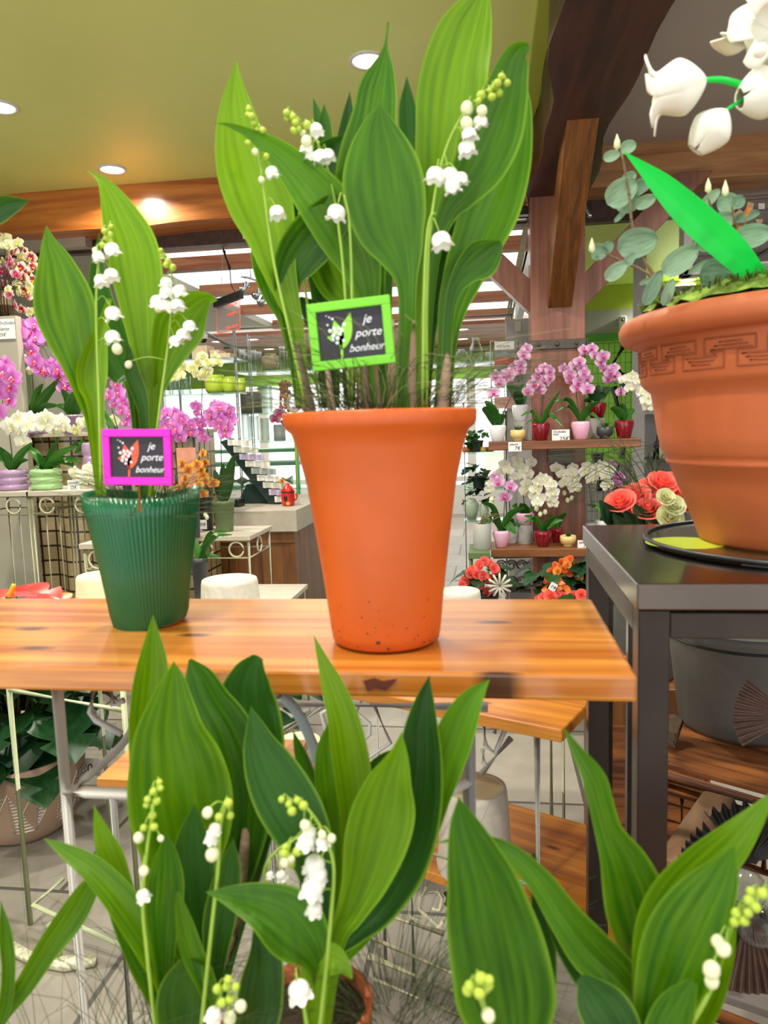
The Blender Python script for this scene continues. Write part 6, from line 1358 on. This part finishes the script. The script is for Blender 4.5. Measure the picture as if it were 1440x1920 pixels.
# electrical panel and rails by the post
ep = thing('grey_service_column', 'grey service column with a beige switch just left of the post', 'column', (aY(972, 650, 4.7).x, 4.75, 0)); a, b = aY(949, 600, 4.7), aY(994, 600, 4.7)
MB().box(a.x, b.x, 4.7, 4.85, 0, a.z).build('column_body', m_grey, ep); p = aY(971, 612, 4.69); MB().box(p.x-.02, p.x+.02, 4.69, 4.70, p.z-.03, p.z+.03).build('switch', m_beigestone, ep, .002)
rl = thing('curtain_rails', 'slanting beige roof blind rails left of the post', 'rail', (aY(975, 500, 5).x, 5.0, 2.0))
for dx in (0, 5, 11): tube_part('rail', [aY(985+dx*.5, 420, 4.5), aY(948+dx, 602, 5.6)], .008, m_cream, rl)
sh = thing('security_camera', 'black and white dome security camera hanging from the ceiling near the neon sign', 'camera', aY(381, 608, 5.0)); c = aY(381, 636, 5.0)
MB().ball(c, .027, 16, 10).build('dome', m_black, sh); MB().lathe(c, [(.03, 0), (.032, .03), (.012, .04), (.010, .12), (.02, .125)], 20).build('housing', m_white, sh)
rt_ = thing('ceiling_track', 'grey diagonal track rail above the glass shelves', 'rail', aY(440, 650, 6)); tube_part('track', [aY(385, 625, 5.0), aY(470, 668, 6.2)], .014, m_greywire, rt_); tube_part('track', [aY(420, 652, 6.2), aY(560, 650, 6.2)], .014, m_greywire, rt_)
# neon sign
ns = thing('neon_sign', 'hanging clear plate with red glowing mirrored handwriting under the slatted roof', 'sign', aY(428, 500, 4.62)); TL, TR, BR, BL = aY(406, 573, 4.62), aY(450, 556, 4.50), aY(450, 616, 4.50), aY(407, 627, 4.62)
MB().prism([TL, TR, BR, BL], (0, .006, 0)).build('acrylic_plate', mat('sign_acrylic', '#cfc4c0', .1, trans=.85, var=0, ior=1.1), ns)
MB().tube([TL, TR, BR, BL], .0018, 6, 0, True).build('glowing_edge', m_neon, ns)
MB().beam(TL+V((-.01, 0, .008)), TR+V((.01, 0, .012)), .03, .045).build('holder_bar', m_black, ns)
xa = (TL-TR).normalized(); FR = frame(xa, V((0, 1, 0)))
for s, tx, ty, sz in (('Brunch', .10, .80, .045), ('muguet', .14, .52, .045), ('bonus 18€', .06, .10, .042)):
    o_ = TR.lerp(TL, tx); o_ = o_+(BR-TR)*(1-ty); me = text_mesh(s, sz*.62, .3, m_neon, .0003); inst(me, 'lettering', ns, o_+V((0, -.004, 0)), FR)
tube_part('hanging_wire', [aY(417, 437, 4.55), aY(418, 470, 4.55), aY(414, 560, 4.6)], .0018, m_greywire, ns)
tube_part('cable', [aY(418, 437, 4.55), aY(420, 475, 4.55), aY(430, 500, 4.55), aY(433, 530, 4.55), aY(438, 543, 4.55), aY(449, 557, 4.5)], .003, m_wireblack, ns, 6, 3)
tube_part('inline_switch', [aY(420, 470, 4.55), aY(427, 490, 4.55), aY(431, 505, 4.55)], .009, m_black, ns)
sp_ = thing('track_spotlights', 'row of three silver spotlights on a curved bar right of the neon sign', 'spotlight', aY(470, 520, 5.2))
tube_part('bar', [aY(452, 519, 5.2), aY(470, 522, 5.2), aY(500, 535, 5.2), aY(520, 548, 5.2)], .008, m_chrome, sp_, 8, 3)
for a, b in (((463, 533), (453, 545)), ((489, 545), (478, 556)), ((497, 558), (488, 568))): tube_part('spot', [aY(*a, 5.2), aY(*b, 5.15)], [.024, .030], m_chrome, sp_, 14)
tube_part('ceiling_rod', [aY(470, 522, 5.2), V((aY(470, 522, 5.2).x, 5.2, 2.45))], .005, m_chrome, sp_)
# counter things
rk = thing('seed_packet_rack', 'dark green slanted rack with rows of wavy white seed packet pockets on the counter', 'display rack', (aY(480, 950, 4.6).x, 4.6, cz)); m_dg = mat('dark_green_board', '#16302c', .5, var=.05)
A_ = [aY(x, y, 4.6) for x, y in ((412, 828), (432, 822), (532, 930), (524, 952), (505, 950))]; A_[3].z = cz; A_[4].z = cz
MB().prism(A_, (0, .06, 0)).build('slanted_board', m_dg, rk, .003); B_ = [aY(x, y, 4.66) for x, y in ((462, 908), (480, 908), (505, 953), (445, 953))]; B_[2].z = B_[3].z = cz; MB().prism(B_, (0, .18, 0)).build('rack_foot', m_dg, rk, .003)
cols = ['#eceee8', '#d8dcd0', '#c8bcd8', '#e8e8e0', '#a8b4b0']
for i in range(9):
    f = i/8; a = aY(428+88*f, 835+106*f, 4.58); wv = MB(); L_x = px2m(a)*48
    def fn(u, v): return V((a.x+L_x*u, 4.575-.012*sin(u*3*2*pi+.5)-.0, a.z+.038*v-.012*u))
    wv.grid(36, 2, fn); wv.build('pocket_row', mat('pocket%d' % i, cols[i % 5], .5, var=.15, scale=40), rk)
fg = thing('red_garden_figurine', 'little red ceramic barrel figurine on the counter corner beside the orange pot', 'figurine', (aY(541, 950, 4.5).x, 4.5, cz)); c = V((aY(541, 950, 4.5).x, 4.5, cz)); m_rg = mat('red_ceramic', '#d2281c', .25, var=.1, coat=.3)
MB().lathe(c, [(.001, 0), (.036, 0), (.040, .02), (.042, .05), (.040, .085), (.043, .09), (.03, .115), (.012, .13), (.010, .14), (.001, .145)], 28).build('barrel_body', m_rg, fg)
MB().lathe(c, [(.0415, .083), (.045, .087), (.0415, .092)], 28).build('rim_ring', m_black, fg); MB().ball(c+V((-.005, -.04, .05)), .014, 10, 8, (.8, .6, 1.3)).build('lantern', m_black, fg); MB().ball(c+V((.01, -.042, .015)), .014, 10, 8).build('yellow_flower', m_gold, fg); MB().tube([c+V((.035, 0, .03)), c+V((.055, 0, .045)), c+V((.05, 0, .08))], .005, 8, 3).build('handle', m_rg, fg)
dfl = thing('daffodil', 'tiny orange daffodil above the red figurine', 'flower', (*aY(529, 908, 4.55).xy, cz)); inst(B['orange'], 'blossom', dfl, aY(529, 902, 4.55), None, .02); tube_part('stem', [V((aY(529, 902, 4.55).x, 4.555, cz)), aY(529, 903, 4.555)], .0015, m_stemg, dfl)
bw_ = thing('black_card_terminal', 'black payment terminal on the counter behind the olive pot', 'terminal', (aY(440, 945, 4.5).x, 4.5, cz)); c = aY(440, 945, 4.5); MB().box(c.x-.06, c.x+.05, 4.44, 4.56, cz, cz+.05).build('body', m_black, bw_, .01)
bb = thing('dark_box', 'dark box on the counter left of the payment terminal', 'box', (aY(388, 945, 4.5).x, 4.5, cz)); c = aY(390, 945, 4.5); MB().box(c.x-.05, c.x+.04, 4.45, 4.6, cz, cz+.06).build('box_body', m_redpot, bb, .004)
pp = thing('orchid_photo_card', 'coral pink photo card behind the orange orchid', 'card', (aY(350, 900, 3.55).x, 3.55, .80)); a, b = aY(330, 840, 3.55), aY(370, 905, 3.55)
MB().box(a.x, b.x, 3.55, 3.556, .80, a.z).build('card_sheet', mat('coral_card', '#c98a72', .6, var=.2, scale=15), pp)
# green metal shelving beyond the counter
gs_ = thing('green_shelf_rack', 'pale green metal shelf rack seen through the glass beyond the counter', 'shelving', (-1.0, 6.6, 0)); a, b = aY(375, 850, 6.4), aY(560, 850, 6.4); m_pg = mat('mint_metal', '#7fc49a', .4, var=.05)
for y in (843, 868, 912, 950): z = aY(460, y, 6.4).z; MB().box(a.x, b.x, 6.4, 6.8, z-.03, z).build('shelf', m_pg, gs_, .003)
for x in (a.x, b.x-.03): MB().box(x, x+.03, 6.38, 6.42, 0, aY(460, 840, 6.4).z).build('upright', m_pg, gs_)
rr = random.Random(77)
zz_ = aY(460, 912, 6.4).z
for i in range(6):
    c = V((a.x+.15+i*(b.x-a.x-.2)/6, 6.55, zz_)); t = thing('paper_roll', 'pale wrapping roll on the green metal rack, number in the row unclear', 'roll', c, 'wrapping rolls on the green rack'); MB().tube([c+V((-.06, 0, .04)), c+V((.06, 0, .04))], .04, 14).build('roll_body', m_paper, t)
    t['label'] = 'pale wrapping roll lying in the row on the green metal rack beyond the counter'
ovm = thing('oval_mirror', 'upright oval mirror with green and white rim beside the orange pot rim', 'mirror', (aY(549, 765, 5.0).x, 5.0, 0)); c = aY(551, 756, 5.0); k = px2m(c)
MB().tube([c+V((cos(i*pi/16)*12*k, 0, sin(i*pi/16)*15*k)) for i in range(32)], .010, 8, 0, True).build('mirror_rim', m_cream, ovm); MB().prism([c+V((cos(i*pi/16)*12*k, 0, sin(i*pi/16)*15*k)) for i in range(32)], (0, .004, 0)).build('mirror_glass', mat('mirror', '#dfe8e8', .05, 1, var=0), ovm)
tube_part('stand', [c-V((0, 0, 15*k)), V((c.x, 5.0, 0))], .012, m_lime, ovm)

# ------------------------------------------------------------ right rear: partition, grid, cabinet
struct(MB().box(.62, 4, 7.2, 7.25, 2.30, 2.52), 'wall_right_back_upper', m_limey)
struct(MB().box(.62, 4, 7.2, 7.25, 2.06, 2.30), 'wall_right_back_middle', m_grey)
struct(MB().box(.62, 4, 7.2, 7.25, .9, 2.06), 'wall_right_back', m_lime)
struct(MB().box(.62, 4, 7.2, 7.25, 0, .9), 'wall_right_back_lower', m_grey)
struct(MB().box(.6, 4, 7.14, 7.2, 2.02, 2.08), 'trim_17', mat('green_rail', '#4f9a3c', .4, var=.05))
sn = thing('wall_sensor', 'white wall sensor on the grey wall just above the big terracotta rim', 'sensor', aY(1167, 605, 7.15)); a, b = aY(1161, 593, 7.15), aY(1174, 617, 7.15); MB().box(a.x, b.x, 7.12, 7.2, b.z, a.z).build('sensor_body', m_white, sn, .012); MB().ball(aY(1167, 600, 7.12), .012, 8, 6).build('lens', m_black, sn)
gw = thing('tool_grid', 'wire grid with black garden tools in front of the green wall', 'grid', aY(1145, 800, 5.6)); a, b = aY(1100, 645, 5.6), aY(1192, 930, 5.6); g = MB()
for i in range(10): x = a.x+(b.x-a.x)*i/9; g.tube([(x, 5.6, a.z), (x, 5.6, 0)], .0018, 5)
for i in range(26): z = a.z*(1-i/26); g.tube([(a.x, 5.6, z), (b.x, 5.6, z)], .0018, 5)
g.build('wire_mesh', m_black, gw)
for i, (p, q, r) in enumerate((((1172, 645), (1150, 680), .022), ((1150, 685), (1178, 712), .02), ((1165, 700), (1172, 740), .03), ((1150, 725), (1160, 770), .03), ((1178, 800), (1165, 860), .04), ((1120, 850), (1125, 920), .05), ((1150, 870), (1155, 930), .05))):
    t = thing('hanging_tool', 'black tool hanging on the wire grid, %s' % ('topmost slanting handle', 'second slanting handle', 'short black sleeve behind the white orchid', 'black holder at mid height', 'black bag at the right side', 'dark pouch low beside the post', 'dark pouch low at the grid centre')[i], 'tool', aY(*p, 5.55), 'tools on the wire grid'); MB().tube([aY(*p, 5.55), aY(*q, 5.55)], [r, r*.6], 8).build('tool_body', m_black, t)
gc = thing('grey_metal_post', 'grey metal post between the tool grid and the big terracotta pot', 'post', (aY(1200, 800, 4.9).x, 4.9, 0)); a, b = aY(1190, 590, 4.9), aY(1211, 590, 4.9); MB().box(a.x, b.x, 4.9, 4.96, 0, 2.5).build('post_body', m_grey, gc, .003)
gk_ = thing('grey_cabinet', 'grey cabinet behind the terracotta pot with a shelf of bottles', 'cabinet', (1.3, 5.3, 0)); a = aY(1213, 800, 5.1); MB().box(a.x, a.x+1.2, 5.5, 5.55, 0, 2.2).build('back_panel', m_grey, gk_); zc = aY(1230, 862, 5.1).z; MB().box(a.x, a.x+1.2, 5.1, 5.5, zc-.02, zc).build('shelf', m_black, gk_); zc2 = aY(1225, 772, 5.1).z; MB().box(a.x+.0, a.x+1.2, 5.1, 5.5, zc2-.015, zc2).build('shelf', m_grey, gk_); MB().box(a.x, a.x+1.2, 5.1, 5.5, 0, zc-.25).build('cabinet_base', m_grey, gk_)
vase('black wine shaped bottle with a cream label on the grey cabinet shelf', 1232, 815, 862, 7, 5.3, zc, [(.001, 0), (1, 0), (1, .6), (.35, .78), (.33, 1), (.001, 1)], m_black, 'bottle', cat='bottle'); vase('cream round box on the grey cabinet shelf beside the bottle', 1242, 828, 862, 6, 5.22, zc, TUBE, m_cream, 'round_box', cat='box')
cbx = thing('wall_display_cabinet', 'white framed grey plank display with hanging wooden ornaments, upper right', 'display cabinet', (1.5, 4.5, 2.2)); a, b = aY(1300, 345, 4.46), aY(1520, 512, 4.46); zT, zB = aY(1400, 338, 4.46).z, aY(1400, 500, 4.46).z
MB().box(a.x, b.x, 4.50, 4.53, zB, zT).build('plank_back', m_greywood, cbx)
for i in range(6): z = zB+(zT-zB)*i/6; MB().box(a.x, b.x, 4.492, 4.50, z+.003, z+(zT-zB)/6-.003).build('plank', m_greywood, cbx, .002)
MB().box(a.x-.05, a.x, 4.44, 4.55, zB-.03, zT).build('side_frame', m_white, cbx, .002); MB().box(a.x-.05, b.x, 4.44, 4.53, zB-.03, zB).build('bottom_frame', m_white, cbx, .002); MB().box(a.x-.05, b.x, 4.44, 4.53, zT, zT+.02).build('top_frame', m_white, cbx, .002)
MB().box(a.x, b.x, 4.40, 4.50, zB+.0, zB+.012).build('ledge', m_white, cbx); m_birch = mat('birch_ply', '#e4cfa2', .6, var=.06)
tube_part('string', [aY(1310, 372, 4.485), aY(1360, 378, 4.485), aY(1440, 372, 4.485)], .0012, m_black, cbx)
def ornament(label, poly, m): 
    P = [aY(x, y, 4.482) for x, y in poly]; t = thing('hanging_ornament', label, 'ornament', P[0], 'ornaments on the plank display'); MB().prism(P, (0, .006, 0)).build('plaque', m, t); return t
ornament('birch house shaped ornament with a round hole', ((1375,402),(1387,392),(1396,399),(1390,412),(1380,412)), m_birch); ornament('cream and orange long tag with a deer head', ((1402,378),(1414,381),(1408,410),(1396,406)), m_birch); ornament('square white note hanging on the string', ((1422,381),(1434,381),(1434,392),(1422,392)), m_paper); ornament('half round birch cat ornament', ((1416,411),(1431,411),(1429,417),(1424,420),(1419,417)), m_birch)
tube_part('iron_scroll', [aY(1340, 492, 4.46), aY(1345, 470, 4.46), aY(1360, 480, 4.46), aY(1385, 465, 4.46), aY(1400, 488, 4.46), aY(1440, 466, 4.46)], .005, m_black, cbx, 6, 4)
wb = MB(); rr = random.Random(31)
for i in range(40): wb.ball(aY(rr.uniform(1418, 1445), rr.uniform(424, 442), 4.47), .006, 5, 4)
wb.build('white_berries', m_white, cbx)
# brackets at the post top and small wall details
for i, (x0, x1, y) in enumerate(((964, 994, 405), (1099, 1109, 398))):
    t = thing('steel_bracket', ('steel conduit bracket at the left of the post top', 'steel conduit bracket at the right of the post top')[i], 'bracket', aY(x0, y, 4.1)); tube_part('conduit', [aY(x0, y-12, 4.1), aY(x0+1, y, 4.1), aY(x0+6, y+6, 4.1), aY(x1, y+5, 4.1)], .010, m_chrome, t, 8, 3); MB().box(aY(x0-2, 0, 4.1).x, aY(x1, 0, 4.1).x, 4.10, 4.15, aY(x0, y, 4.12).z, aY(x0, y-16, 4.12).z).build('box_body', m_darksteel, t, .002)
hk = thing('ceiling_hook', 'bent white wire hook on the beam beside the lily leaves', 'hook', aY(1000, 280, 4.0)); tube_part('hook_wire', [aY(999, 266, 4.12), aY(1001, 298, 4.12), aY(975, 303, 4.12)], .004, m_white, hk, 6)
wl = thing('small_white_label', 'small white label stuck on the roof slat above the spotlights', 'label', aY(465, 442, 4.37)); a, b = aY(455, 439, 4.37), aY(476, 446, 4.37); MB().box(a.x, b.x, 4.372, 4.378, b.z, a.z).build('label_body', m_paper, wl)
